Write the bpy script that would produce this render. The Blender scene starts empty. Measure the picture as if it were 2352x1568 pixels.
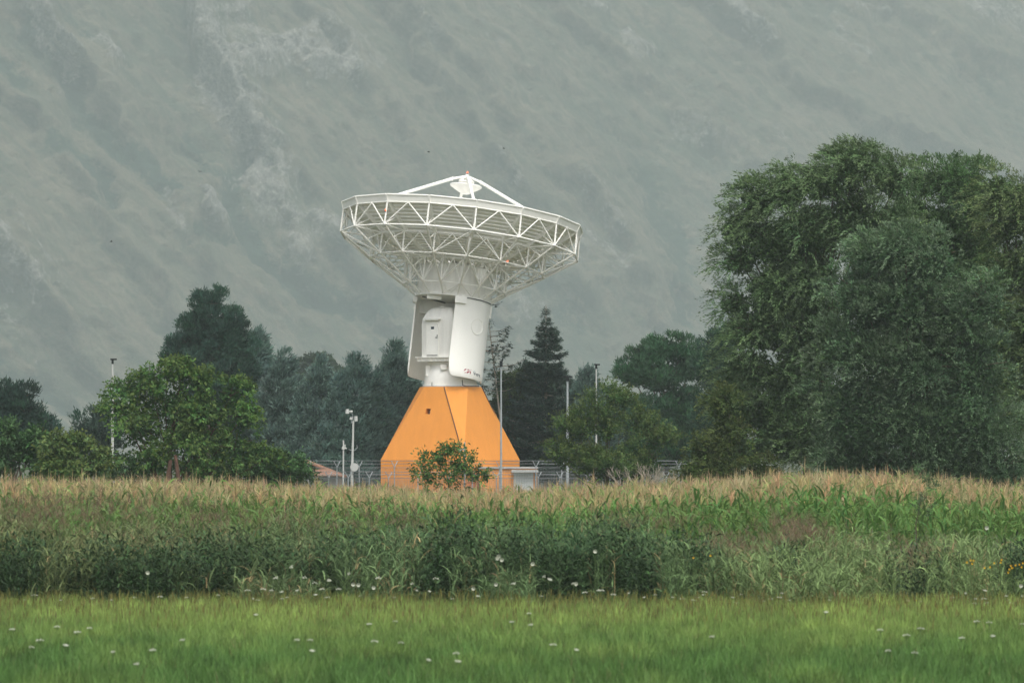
import bpy, math, random
import numpy as np
from mathutils import Vector
random.seed(7); RNG = np.random.default_rng(11)
R_ = math.radians
S = bpy.context.scene
COL = S.collection

# ------------------------------------------------------------------ camera, world, sun
CAMH = 3.5; F = 13067.0; YH = 1039.0; CX = 1176.0   # focal length / horizon in pixels of a 2352 px wide frame
cam_d = bpy.data.cameras.new("camera"); cam = bpy.data.objects.new("camera", cam_d); COL.objects.link(cam)
cam_d.lens = 200; cam_d.sensor_width = 36; cam_d.clip_start = 1; cam_d.clip_end = 12000
cam.location = (0, 0, CAMH); cam.rotation_euler = (R_(90) + math.atan((YH - 784) / F), 0, 0)
cam_d.dof.use_dof = True; cam_d.dof.focus_distance = 290; cam_d.dof.aperture_fstop = 4.0
S.camera = cam
w = bpy.data.worlds.new("World"); S.world = w; w.use_nodes = True
nt = w.node_tree; bg = nt.nodes["Background"]
SUN_EL, SUN_AZ = 58, 166      # azimuth measured from +Y towards +X
sky = nt.nodes.new("ShaderNodeTexSky"); sky.sky_type = 'NISHITA'; sky.sun_disc = False
sky.sun_elevation = R_(SUN_EL); sky.sun_rotation = R_(SUN_AZ); sky.air_density = 1.0; sky.dust_density = 5.0
hs = nt.nodes.new("ShaderNodeHueSaturation"); hs.inputs['Saturation'].default_value = 0.30
nt.links.new(sky.outputs[0], hs.inputs['Color']); nt.links.new(hs.outputs[0], bg.inputs[0])
bg.inputs[1].default_value = 0.15
sd = bpy.data.lights.new("sun", 'SUN'); sd.energy = 1.2; sd.angle = R_(18); sd.color = (1, .96, .88)
so = bpy.data.objects.new("sun", sd); COL.objects.link(so)
az, el = R_(SUN_AZ), R_(SUN_EL)
so.rotation_euler = Vector((math.sin(az) * math.cos(el), math.cos(az) * math.cos(el), math.sin(el))).to_track_quat('Z', 'Y').to_euler()
S.view_settings.view_transform = 'Standard'; S.view_settings.look = 'None'; S.view_settings.gamma = 1
S.view_settings.exposure = 0.68
cy = S.cycles
cy.use_denoising = True; cy.max_bounces = 8; cy.diffuse_bounces = 6; cy.glossy_bounces = 2; cy.transmission_bounces = 3
cy.volume_bounces = 2; cy.transparent_max_bounces = 6

# ------------------------------------------------------------------ helpers
def at(x, y, d):
    return np.array([(x - CX) / F * d, d, CAMH + (YH - y) / F * d])

def mat(name, color=(.5, .5, .5), rough=.6, metal=0, noise=None, nscale=3, namp=.1, stretch=(1, 1, 1), attr=None, transl=0, emit=None, spec=.3, bump=0):
    m = bpy.data.materials.new(name); m.use_nodes = True
    t = m.node_tree; b = t.nodes["Principled BSDF"]; L = t.links
    b.inputs['Roughness'].default_value = rough; b.inputs['Metallic'].default_value = metal
    b.inputs['Specular IOR Level'].default_value = spec
    src = None
    if attr:
        a = t.nodes.new("ShaderNodeAttribute"); a.attribute_name = attr; src = a.outputs['Color']
    tc = t.nodes.new("ShaderNodeTexCoord"); mp = t.nodes.new("ShaderNodeMapping"); mp.inputs['Scale'].default_value = stretch
    L.new(tc.outputs['Object'], mp.inputs[0])
    n = t.nodes.new("ShaderNodeTexNoise"); n.inputs['Scale'].default_value = nscale; n.inputs['Detail'].default_value = 5
    L.new(mp.outputs[0], n.inputs['Vector'])
    mr = t.nodes.new("ShaderNodeMapRange"); mr.inputs[1].default_value = .25; mr.inputs[2].default_value = .75
    mr.inputs[3].default_value = 1 - namp; mr.inputs[4].default_value = 1 + namp
    L.new(n.outputs[0], mr.inputs[0])
    mx = t.nodes.new("ShaderNodeMix"); mx.data_type = 'RGBA'; mx.blend_type = 'MULTIPLY'; mx.inputs[0].default_value = 1
    if src: L.new(src, mx.inputs[6])
    else: mx.inputs[6].default_value = (*color, 1)
    L.new(mr.outputs[0], mx.inputs[7])
    L.new(mx.outputs[2], b.inputs['Base Color'])
    if bump:
        bp = t.nodes.new("ShaderNodeBump"); bp.inputs['Strength'].default_value = bump; bp.inputs['Distance'].default_value = .02
        L.new(n.outputs[0], bp.inputs['Height']); L.new(bp.outputs[0], b.inputs['Normal'])
    if emit:
        b.inputs['Emission Color'].default_value = (*emit[:3], 1); b.inputs['Emission Strength'].default_value = emit[3]
    if transl:
        tr = t.nodes.new("ShaderNodeBsdfTranslucent"); ms = t.nodes.new("ShaderNodeMixShader"); ms.inputs[0].default_value = transl
        L.new(mx.outputs[2], tr.inputs[0]); L.new(b.outputs[0], ms.inputs[1]); L.new(tr.outputs[0], ms.inputs[2])
        L.new(ms.outputs[0], t.nodes['Material Output'].inputs[0])
    return m

M = dict(
    white=mat('white_paint', (.88, .87, .82), .45, namp=.05, nscale=1.2, stretch=(1, 1, .25)),
    hubwhite=mat('weathered_white_paint', (.80, .79, .74), .5, namp=.09, nscale=2.2, stretch=(2, 2, .12)),
    dark=mat('black_rubber_and_gaps', (.03, .03, .035), .6),
    glass=mat('dark_glass', (.02, .03, .05), .1, spec=.5),
    orange=mat('orange_render', (.70, .275, .052), .8, namp=.05, nscale=1.6, stretch=(1.6, 1.6, .3), bump=.1),
    conduit=mat('brown_conduit', (.10, .055, .04), .6),
    concrete=mat('concrete', (.42, .42, .40), .85, namp=.15, nscale=3),
    galv=mat('galvanised_steel', (.33, .36, .37), .5, metal=.2, namp=.12, nscale=5),
    wire=mat('fence_wire', (.20, .215, .22), .5, metal=.2),
    polewhite=mat('grey_white_pole_paint', (.44, .45, .43), .5, namp=.08),
    lamp=mat('dark_lamp_housing', (.02, .022, .024), .9, spec=.05),
    doorgrey=mat('grey_door_paint', (.52, .54, .52), .5, namp=.06),
    red=mat('red_marking_paint', (.35, .03, .06), .5),
    ink=mat('dark_grey_lettering', (.05, .065, .08), .5),
    sky_ink=mat('pale_blue_lettering', (.35, .5, .58), .5),
    beacon=mat('red_beacon_lens', (.7, .12, .06), .3, emit=(1, .16, .06, 1.6)),
    tile=mat('terracotta_tiles', (.26, .14, .09), .8, namp=.3, nscale=4, stretch=(1, 6, 6)),
    plaster=mat('grey_plaster', (.38, .36, .36), .9, namp=.1),
    bark=mat('bark', (.10, .075, .055), .9, namp=.35, nscale=6, stretch=(1, 1, .3), bump=.5),
    ivybark=mat('red_brown_bark', (.09, .05, .035), .9, namp=.4, nscale=5),
    palebark=mat('pale_bark', (.38, .33, .27), .9, namp=.2),
    leaf=mat('foliage', attr='tint', rough=.6, transl=.25, namp=.15, nscale=.7, spec=.12),
    glossleaf=mat('willow_leaves', attr='tint', rough=.5, transl=.2, namp=.15, nscale=.5, spec=.2),
    needle=mat('needles', attr='tint', rough=.65, transl=.10, namp=.15, nscale=.6, spec=.2),
    reed=mat('reed_blades', attr='tint', rough=.6, transl=.18, namp=.15, nscale=.6, spec=.1),
    blade=mat('grass_blades', attr='tint', rough=.6, transl=.35, namp=.12, nscale=.5, spec=.2),
    petal=mat('white_petals', (.46, .48, .39), .7, transl=.2),
    ypetal=mat('yellow_petals', (.75, .50, .03), .7, transl=.2),
    rockm=mat('pale_rubble', (.42, .41, .37), .9, namp=.25, nscale=3, bump=.6),
    bird=mat('dark_plumage', (.03, .03, .03), .8),
)

def tag(o, label=None, cat=None, group=None, kind=None):
    if label: o['label'] = label
    if cat: o['category'] = cat
    if group: o['group'] = group
    if kind: o['kind'] = kind
    return o

def empty(name, loc, label, cat, group=None):
    o = bpy.data.objects.new(name, None); COL.objects.link(o); o.location = tuple(loc); o.empty_display_size = .5
    return tag(o, label, cat, group)

def offset_of(p):
    v = Vector((0, 0, 0))
    while p: v += p.location; p = p.parent
    return np.array(v)

class MB:
    """collects boxes, tubes, strips in world coordinates"""
    def __init__(s): s.v = []; s.f = []; s.sm = []
    def add(s, vs, fs, smooth=False):
        o = len(s.v); s.v += [tuple(map(float, p)) for p in vs]; s.f += [tuple(i + o for i in f) for f in fs]; s.sm += [smooth] * len(fs); return s
    def tube(s, a, b, r, n=6, r2=None):
        a = Vector(a); b = Vector(b); d = (b - a)
        if d.length < 1e-6: return s
        d.normalize(); u = d.orthogonal().normalized(); w_ = d.cross(u); r2 = r if r2 is None else r2
        vs = []
        for p, q in ((a, r), (b, r2)):
            for k in range(n):
                t = 2 * math.pi * (k + .5) / n; vs.append(p + (u * math.cos(t) + w_ * math.sin(t)) * q)
        fs = [(k, (k + 1) % n, n + (k + 1) % n, n + k) for k in range(n)]
        s.add(vs, fs, n > 4); s.add([vs[k] for k in range(n)][::-1], [tuple(range(n))]); s.add(vs[n:], [tuple(range(n))]); return s
    def path(s, pts, r, n=6):
        for i in range(len(pts) - 1):
            r0, r1 = (r, r) if not hasattr(r, '__len__') else (r[i], r[i + 1])
            s.tube(pts[i], pts[i + 1], r0, n, r1)
        return s
    def bar(s, a, b, w, h, up=(0, 0, 1)):
        """rectangular bar from a to b; h measured along up"""
        a = Vector(a); b = Vector(b); d = (b - a).normalized(); u = Vector(up); u = (u - d * u.dot(d)).normalized(); sd_ = d.cross(u)
        vs = [p + sd_ * (w / 2 * i) + u * (h / 2 * j) for p in (a, b) for i, j in ((-1, -1), (1, -1), (1, 1), (-1, 1))]
        s.add(vs, [(3, 2, 1, 0), (4, 5, 6, 7), (0, 1, 5, 4), (1, 2, 6, 5), (2, 3, 7, 6), (3, 0, 4, 7)]); return s
    def box(s, lo, hi, T=None):
        x0, y0, z0 = lo; x1, y1, z1 = hi
        vs = [(x0, y0, z0), (x1, y0, z0), (x1, y1, z0), (x0, y1, z0), (x0, y0, z1), (x1, y0, z1), (x1, y1, z1), (x0, y1, z1)]
        if T: vs = [T(*v) for v in vs]
        s.add(vs, [(3, 2, 1, 0), (4, 5, 6, 7), (0, 1, 5, 4), (1, 2, 6, 5), (2, 3, 7, 6), (3, 0, 4, 7)]); return s
    def lathe(s, prof, T, n=48, a0=0, a1=2 * math.pi, smooth=True):
        full = abs(a1 - a0 - 2 * math.pi) < 1e-6; m = n if full else n + 1; vs = []
        for r, z in prof:
            for k in range(m):
                t = a0 + (a1 - a0) * k / n; vs.append(T(r * math.sin(t), -r * math.cos(t), z))
        fs = []
        for i in range(len(prof) - 1):
            for k in range(n):
                k2 = (k + 1) % m; fs.append((i * m + k, i * m + k2, (i + 1) * m + k2, (i + 1) * m + k))
        s.add(vs, fs, smooth); return s
    def build(s, name, m, parent=None, loc=None, sharp=40):
        me = bpy.data.meshes.new(name); off = offset_of(parent) if parent else np.array(loc if loc is not None else (0, 0, 0), float)
        vv = np.array(s.v, float).reshape(-1, 3) - off
        me.from_pydata(vv.tolist(), [], s.f); me.polygons.foreach_set('use_smooth', s.sm); me.materials.append(m); me.update()
        try: me.set_sharp_from_angle(angle=R_(sharp))
        except Exception: pass
        o = bpy.data.objects.new(name, me); COL.objects.link(o)
        if parent: o.parent = parent
        else: o.location = tuple(off)
        return o

def npmesh(name, V, Q, m, tint=None, parent=None, loc=None, smooth=False):
    """V (n,3) float world, Q (k,4) int quads, tint (n,3)"""
    off = offset_of(parent) if parent else np.array(loc if loc is not None else (0, 0, 0), float)
    me = bpy.data.meshes.new(name); n = len(V); k = len(Q)
    me.vertices.add(n); me.vertices.foreach_set('co', (V - off).astype(np.float32).ravel())
    me.loops.add(k * 4); me.loops.foreach_set('vertex_index', Q.astype(np.int32).ravel())
    me.polygons.add(k); me.polygons.foreach_set('loop_start', np.arange(k, dtype=np.int32) * 4)
    if smooth: me.polygons.foreach_set('use_smooth', np.ones(k, bool))
    me.materials.append(m); me.update(calc_edges=True)
    if tint is not None:
        a = me.color_attributes.new('tint', 'FLOAT_COLOR', 'POINT')
        c = np.ones((n, 4), np.float32); c[:, :3] = np.clip(tint, 0, 1); a.data.foreach_set('color', c.ravel())
    o = bpy.data.objects.new(name, me); COL.objects.link(o)
    if parent: o.parent = parent
    else: o.location = tuple(off)
    return o

def unit(v): return v / np.maximum(np.linalg.norm(v, axis=-1, keepdims=True), 1e-9)
def rdir(n): return unit(RNG.normal(size=(n, 3)))

def leaves(c, d, L, W, tint, nrm=None):
    """diamond leaf quads; c,d (n,3), L,W scalar or (n,), tint (n,3)"""
    n = len(c); L = np.broadcast_to(L, n)[:, None]; W = np.broadcast_to(W, n)[:, None]
    nr = rdir(n) if nrm is None else nrm
    s = unit(np.cross(d, nr)); up = unit(np.cross(s, d))
    V = np.stack([c, c + d * L * .45 + s * W * .5 + up * L * .06, c + d * L, c + d * L * .45 - s * W * .5 + up * L * .06], 1).reshape(-1, 3)
    Q = np.arange(n * 4).reshape(-1, 4)
    return V, Q, np.repeat(tint, 4, 0)

def ribbons(base, az, L, el0, droop, W, k, tint, tip=None):
    """arching blades: pitch starts at el0 and falls by droop along the length"""
    n = len(base); L = np.broadcast_to(L, n); W = np.broadcast_to(W, n); el0 = np.broadcast_to(el0, n); droop = np.broadcast_to(droop, n)
    side = np.stack([-np.sin(az), np.cos(az), np.zeros(n)], 1)
    # twist the width a little so that blades are never all edge-on
    side = unit(side + RNG.normal(size=(n, 3)) * .45)
    p = base.copy(); rows = []; cols = []
    for i in range(k + 1):
        t = i / k; wt = (1 - t) ** .7 * min(1, .45 + 2.2 * t) if i < k else .02
        rows.append(np.stack([p - side * (W * wt / 2)[:, None], p + side * (W * wt / 2)[:, None]], 1))
        c = tint if tip is None else tint * (1 - t) + tip * t
        cols.append(np.stack([c, c], 1))
        e = el0 - droop * t
        p = p + np.stack([np.cos(az) * np.cos(e), np.sin(az) * np.cos(e), np.sin(e)], 1) * (L / k)[:, None]
    V = np.stack(rows, 1).reshape(-1, 3); C = np.stack(cols, 1).reshape(-1, 3)
    b = (np.arange(n) * (k + 1) * 2)[:, None]
    Q = np.concatenate([b + np.array([[2 * i, 2 * i + 1, 2 * i + 3, 2 * i + 2]]) for i in range(k)], 0)
    return V, Q, C

def merge(parts):
    V = []; Q = []; C = []; o = 0
    for v, q, c in parts: V.append(v); Q.append(q + o); C.append(c); o += len(v)
    return np.concatenate(V), np.concatenate(Q), np.concatenate(C)

def jit(c, n, amp=.18, hue=.06):
    c = np.asarray(c, float); f = 1 + RNG.normal(size=(n, 1)) * amp
    return np.clip(c * np.clip(f, .4, 1.9) * (1 + RNG.normal(size=(n, 3)) * hue), .003, .95)

_G = RNG.random((256, 256))
def vnoise(x, y):
    xi = np.floor(x).astype(int); yi = np.floor(y).astype(int); fx = x - xi; fy = y - yi
    fx = fx * fx * (3 - 2 * fx); fy = fy * fy * (3 - 2 * fy); g = lambda a, b: _G[a & 255, b & 255]
    return (g(xi, yi) * (1 - fx) + g(xi + 1, yi) * fx) * (1 - fy) + (g(xi, yi + 1) * (1 - fx) + g(xi + 1, yi + 1) * fx) * fy
def fbm(x, y, o=4, g=.5):
    s = 0; a = 1; n = 0
    for i in range(o): s = s + a * vnoise(x + 17.3 * i, y + 9.1 * i); n += a; a *= g; x = x * 2.03; y = y * 2.03
    return s / n

# ------------------------------------------------------------------ ground
def ground():
    m = bpy.data.materials.new('meadow_earth'); m.use_nodes = True; t = m.node_tree; b = t.nodes['Principled BSDF']
    b.inputs['Roughness'].default_value = .95
    tc = t.nodes.new('ShaderNodeTexCoord'); n = t.nodes.new('ShaderNodeTexNoise'); n.inputs['Scale'].default_value = .6; n.inputs['Detail'].default_value = 8
    cr = t.nodes.new('ShaderNodeValToRGB'); cr.color_ramp.elements[0].color = (.03, .045, .015, 1); cr.color_ramp.elements[1].color = (.075, .085, .03, 1)
    t.links.new(tc.outputs['Object'], n.inputs['Vector']); t.links.new(n.outputs[0], cr.inputs[0]); t.links.new(cr.outputs[0], b.inputs['Base Color'])
    MB().add([(-4500, -200, 0), (4500, -200, 0), (4500, 9500, 0), (-4500, 9500, 0)], [(0, 1, 2, 3)]).build('ground', m)
    bpy.data.objects['ground']['kind'] = 'structure'
ground()

# ------------------------------------------------------------------ mountain
def mountain():
    nx, nz = 620, 420
    X = np.linspace(-1060, 1440, nx); Zs = np.linspace(-15, 860, nz)
    gx, gz = np.meshgrid(X, Zs)
    ybase = 4100 + np.maximum(0, gx + 620) * 1.25
    y = ybase + gz / math.tan(R_(41))
    def pix(gx, y, gz): return CX + gx / y * F, YH - (gz - CAMH) / y * F
    px, py = pix(gx, y, gz)
    # ridge coordinate: spurs run down to the right
    s = np.interp(px, [0, 700, 1500, 2352], [52, 46, 36, 30]); a = R_(41)
    q = (px * math.sin(a) - (-py) * 0 - 0) * 0
    u = (px * math.cos(a) + py * math.sin(a)) / 100.; v = (-px * math.sin(a) + py * math.cos(a)) / 100.
    wu = fbm(u * .5 + 3, v * .8, 3) * 1.3
    rid = 1 - np.abs(2 * fbm(u * .16 + 5, v * .62 + wu * .55, 4, .5) - 1)
    big = rid ** 1.5
    fine = 1 - np.abs(2 * fbm(u * .7 + 31, v * 2.2 + wu, 4, .6) - 1)
    disp = big * 40 + fine * 14 + fbm(u * 5, v * 9, 4, .65) * 20
    # named spurs: gentle on the upper right side, steep on the lower left
    def ridge(pts, amp, wr_, wl_):
        best = np.full(px.shape, 1e9); sg = np.ones(px.shape)
        for (x0, y0), (x1, y1) in zip(pts[:-1], pts[1:]):
            dx, dy = x1 - x0, y1 - y0; t = np.clip(((qx - x0) * dx + (qy - y0) * dy) / (dx * dx + dy * dy), 0, 1)
            dd = np.hypot(qx - x0 - t * dx, qy - y0 - t * dy); cr = dx * (qy - y0) - dy * (qx - x0)
            sg = np.where(dd < best, np.sign(cr), sg); best = np.minimum(best, dd)
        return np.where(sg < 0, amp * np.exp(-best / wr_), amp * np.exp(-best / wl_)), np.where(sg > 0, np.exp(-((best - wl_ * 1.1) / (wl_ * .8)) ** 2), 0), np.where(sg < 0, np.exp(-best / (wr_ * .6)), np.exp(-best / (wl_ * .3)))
    qx = px + (fbm(px / 90 + 3, py / 90, 4) - .5) * 80; qy = py + (fbm(px / 90 + 60, py / 90 + 7, 4) - .5) * 80
    shade = np.zeros(px.shape); crest = np.zeros(px.shape)
    for pts, amp in (([(60, -60), (180, 200), (330, 430), (430, 560), (520, 760)], 55), ([(-60, 170), (160, 440), (300, 620), (420, 800), (500, 900)], 55), ([(430, -60), (480, 180), (575, 360)], 70), ([(760, -60), (1000, 150), (1180, 330), (1330, 480), (1450, 640), (1500, 800)], 60),
                     ([(1100, -60), (1400, 160), (1600, 320), (1740, 450)], 50), ([(600, 330), (760, 560), (900, 790)], 45), ([(1480, -60), (1800, 220), (2100, 380), (2352, 480)], 45), ([(960, 180), (1130, 420), (1250, 560), (1330, 700)], 45), ([(-50, 560), (120, 760), (220, 900)], 50), ([(1850, -60), (2100, 100), (2400, 240)], 40), ([(620, 0), (780, 160), (900, 330), (1000, 520), (1120, 740)], 40)):
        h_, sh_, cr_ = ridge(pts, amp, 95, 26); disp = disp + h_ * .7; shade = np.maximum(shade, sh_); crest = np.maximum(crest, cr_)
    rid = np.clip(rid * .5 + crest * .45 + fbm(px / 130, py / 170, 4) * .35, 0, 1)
    # cliffs / gullies drawn as polylines: (points, half width, strength) in the plane of the slope
    wx = px + (fbm(px / 60, py / 60, 4) - .5) * 70; wy = py + (fbm(px / 60 + 40, py / 60 + 9, 4) - .5) * 70
    def seg(pts, wd):
        best = np.full(px.shape, 1e9)
        for (x0, y0), (x1, y1) in zip(pts[:-1], pts[1:]):
            dx, dy = x1 - x0, y1 - y0; t = np.clip(((wx - x0) * dx + (wy - y0) * dy) / (dx * dx + dy * dy + 1e-9), 0, 1)
            best = np.minimum(best, np.hypot(wx - x0 - t * dx, wy - y0 - t * dy))
        return np.exp(-(best / wd) ** 2)
    rocks = [([(445, -20), (470, 60), (480, 130)], 24, 1), ([(510, 30), (560, 90)], 24, .6), ([(490, 150), (505, 250), (540, 330), (575, 350)], 26, 1), ([(540, 240), (600, 210), (680, 190), (740, 205), (800, 225)], 28, .9),
             ([(580, 150), (660, 170), (740, 160), (810, 175)], 20, .55), ([(600, 400), (595, 470), (640, 530)], 30, .85), ([(640, 420), (655, 490)], 22, .7), ([(500, 540), (515, 580)], 14, .9),
             ([(240, 170), (260, 200)], 15, .7), ([(20, 20), (90, 100), (130, 170), (180, 210)], 17, .75), ([(30, 640), (60, 700), (110, 760)], 22, .7), ([(60, 560), (110, 660), (170, 740)], 16, .4), ([(640, 560), (740, 590), (800, 640)], 22, .6),
             ([(690, 620), (720, 660)], 18, .6), ([(1640, 60), (1700, 110), (1740, 170)], 20, .8), ([(1440, 120), (1490, 170)], 16, .5), ([(1300, 60), (1370, 70)], 14, .5), ([(1580, 350), (1650, 400)], 22, .35), ([(1340, 480), (1380, 520), (1420, 610)], 18, .45),
             ([(1960, 70), (2040, 90)], 14, .5), ([(1900, 110), (1980, 180)], 20, .35), ([(2250, 70), (2350, 110)], 26, .55), ([(1150, 420), (1180, 480)], 16, .4), ([(1330, 610), (1440, 690)], 20, .5), ([(1130, 700), (1200, 760)], 28, .55), ([(390, 520), (430, 600)], 14, .4), ([(960, 120), (1000, 200)], 16, .4), ([(0, 760), (60, 820)], 20, .4), ([(1100, 560), (1220, 640)], 24, .35)]
    veg = [([(60, 130), (150, 200), (210, 330), (330, 430), (400, 520)], 34, .9), ([(150, 90), (230, 160), (300, 200)], 26, .6), ([(0, 210), (70, 250)], 40, .8), ([(580, 350), (560, 420), (540, 520), (570, 620), (680, 690), (800, 760)], 36, .95), ([(430, 380), (480, 440), (530, 480)], 26, .7),
           ([(760, 240), (790, 270), (860, 300)], 26, .5), ([(130, 400), (220, 460), (260, 520)], 30, .8), ([(470, 620), (600, 640), (760, 720), (900, 790)], 34, .7), ([(860, 40), (1000, 190), (1190, 330), (1290, 460)], 26, .35), ([(1480, 420), (1530, 560), (1570, 700), (1560, 800)], 44, .75),
           ([(1200, 240), (1400, 330), (1480, 420)], 26, .5), ([(1350, 20), (1500, 180), (1660, 330), (1750, 400)], 32, .45), ([(2100, 190), (2250, 240), (2352, 300)], 44, .5), ([(1280, 560), (1340, 660)], 26, .5), ([(1100, 330), (1240, 520), (1300, 700)], 24, .3), ([(820, 330), (870, 480), (960, 640)], 26, .3), ([(1180, 640), (1330, 800)], 34, .6), ([(380, 620), (470, 760)], 26, .35), ([(260, 560), (330, 700)], 24, .35), ([(0, 880), (150, 960)], 40, .8)]
    rk = np.zeros(px.shape); veg_shade = np.zeros(px.shape)
    for p, wd, st in rocks: rk = np.maximum(rk, st * seg(p, wd * 1.6))
    for p, wd, st in veg: veg_shade = np.maximum(veg_shade, st * seg(p, wd))
    veg_shade = np.clip(np.maximum(veg_shade, shade * .40), 0, 1)  # shade below the spurs is painted in here too, as vegetation green
    disp = disp + rk * 18 - veg_shade * 26 + rk * fbm(px / 12, py / 12, 4, .65) * 34
    disp = disp + (px - 1176) * 0
    yy = y - disp * .9; zz = gz + disp * .35
    zz = np.where(gz < 2, np.clip(zz, -15, -3), zz)
    V = np.stack([gx, yy, zz], -1).reshape(-1, 3)
    i = np.arange((nz - 1) * nx).reshape(nz - 1, nx)[:, :-1].ravel(); Q = np.stack([i, i + 1, i + nx + 1, i + nx], 1)
    tint = np.stack([np.clip(rk, 0, 1), np.clip(veg_shade, 0, 1), np.clip(rid, 0, 1)], -1).reshape(-1, 3)
    m = bpy.data.materials.new('mountain_slope'); m.use_nodes = True; t = m.node_tree; b = t.nodes['Principled BSDF']; Ln = t.links.new
    b.inputs['Roughness'].default_value = .95; b.inputs['Specular IOR Level'].default_value = .1
    at_ = t.nodes.new('ShaderNodeAttribute'); at_.attribute_name = 'tint'; sp = t.nodes.new('ShaderNodeSeparateColor'); Ln(at_.outputs['Color'], sp.inputs[0])
    tc = t.nodes.new('ShaderNodeTexCoord')
    def noise(sc, det, rot=0, st=(1, 1, 1), rough=.6):
        mp = t.nodes.new('ShaderNodeMapping'); mp.vector_type = 'TEXTURE'; mp.inputs['Rotation'].default_value = (0, rot, 0); mp.inputs['Scale'].default_value = st
        n = t.nodes.new('ShaderNodeTexNoise'); n.inputs['Scale'].default_value = sc; n.inputs['Detail'].default_value = det; n.inputs['Roughness'].default_value = rough
        Ln(tc.outputs['Object'], mp.inputs[0]); Ln(mp.outputs[0], n.inputs['Vector']); return n.outputs[0]
    def math_(op, a, c, clamp=False):
        n = t.nodes.new('ShaderNodeMath'); n.operation = op; n.use_clamp = clamp
        for k, x in enumerate((a, c)):
            if isinstance(x, (int, float)): n.inputs[k].default_value = x
            else: Ln(x, n.inputs[k])
        return n.outputs[0]
    def ramp(x, lo, hi):
        n = t.nodes.new('ShaderNodeMapRange'); n.interpolation_type = 'SMOOTHSTEP'; n.inputs[1].default_value = lo; n.inputs[2].default_value = hi; Ln(x, n.inputs[0]); return n.outputs[0]
    def mix(f, a, c):
        n = t.nodes.new('ShaderNodeMix'); n.data_type = 'RGBA'; Ln(f, n.inputs[0])
        for k, x in ((6, a), (7, c)):
            if isinstance(x, tuple): n.inputs[k].default_value = (*x, 1)
            else: Ln(x, n.inputs[k])
        return n.outputs[2]
    streak = noise(.085, 8, R_(38), (6, 1.5, 1), .75); spot = noise(.105, 8, R_(30), (1.6, 1, 1), .75); med = noise(.018, 5); fin = noise(.26, 5, 0, (1, 1, 1), .75)
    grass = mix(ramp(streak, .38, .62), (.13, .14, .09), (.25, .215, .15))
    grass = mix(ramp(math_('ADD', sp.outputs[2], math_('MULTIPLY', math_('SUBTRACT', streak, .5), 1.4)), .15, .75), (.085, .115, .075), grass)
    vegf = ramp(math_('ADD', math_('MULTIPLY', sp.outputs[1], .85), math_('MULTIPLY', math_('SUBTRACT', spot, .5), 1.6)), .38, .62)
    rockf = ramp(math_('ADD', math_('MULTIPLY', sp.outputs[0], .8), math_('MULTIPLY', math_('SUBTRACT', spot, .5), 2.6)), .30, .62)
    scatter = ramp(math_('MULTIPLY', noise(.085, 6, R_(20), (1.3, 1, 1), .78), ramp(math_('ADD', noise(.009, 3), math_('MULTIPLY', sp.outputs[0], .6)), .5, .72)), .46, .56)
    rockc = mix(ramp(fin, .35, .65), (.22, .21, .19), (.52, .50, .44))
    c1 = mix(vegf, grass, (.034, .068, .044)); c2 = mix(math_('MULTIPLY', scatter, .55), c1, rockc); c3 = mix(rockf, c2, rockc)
    mm = t.nodes.new('ShaderNodeMix'); mm.data_type = 'RGBA'; mm.blend_type = 'MULTIPLY'; mm.inputs[0].default_value = 1; Ln(c3, mm.inputs[6])
    rr_ = t.nodes.new('ShaderNodeMapRange'); rr_.inputs[1].default_value = .3; rr_.inputs[2].default_value = .7; rr_.inputs[3].default_value = .55; rr_.inputs[4].default_value = 1.5; Ln(noise(.14, 8, R_(38), (3, 1.2, 1), .8), rr_.inputs[0]); Ln(rr_.outputs[0], mm.inputs[7])
    Ln(mm.outputs[2], b.inputs['Base Color'])
    bp = t.nodes.new('ShaderNodeBump'); bp.inputs['Strength'].default_value = .9; bp.inputs['Distance'].default_value = 9
    Ln(math_('ADD', spot, math_('MULTIPLY', fin, .3)), bp.inputs['Height']); Ln(bp.outputs[0], b.inputs['Normal'])
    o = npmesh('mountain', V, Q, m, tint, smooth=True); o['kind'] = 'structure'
mountain()

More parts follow.
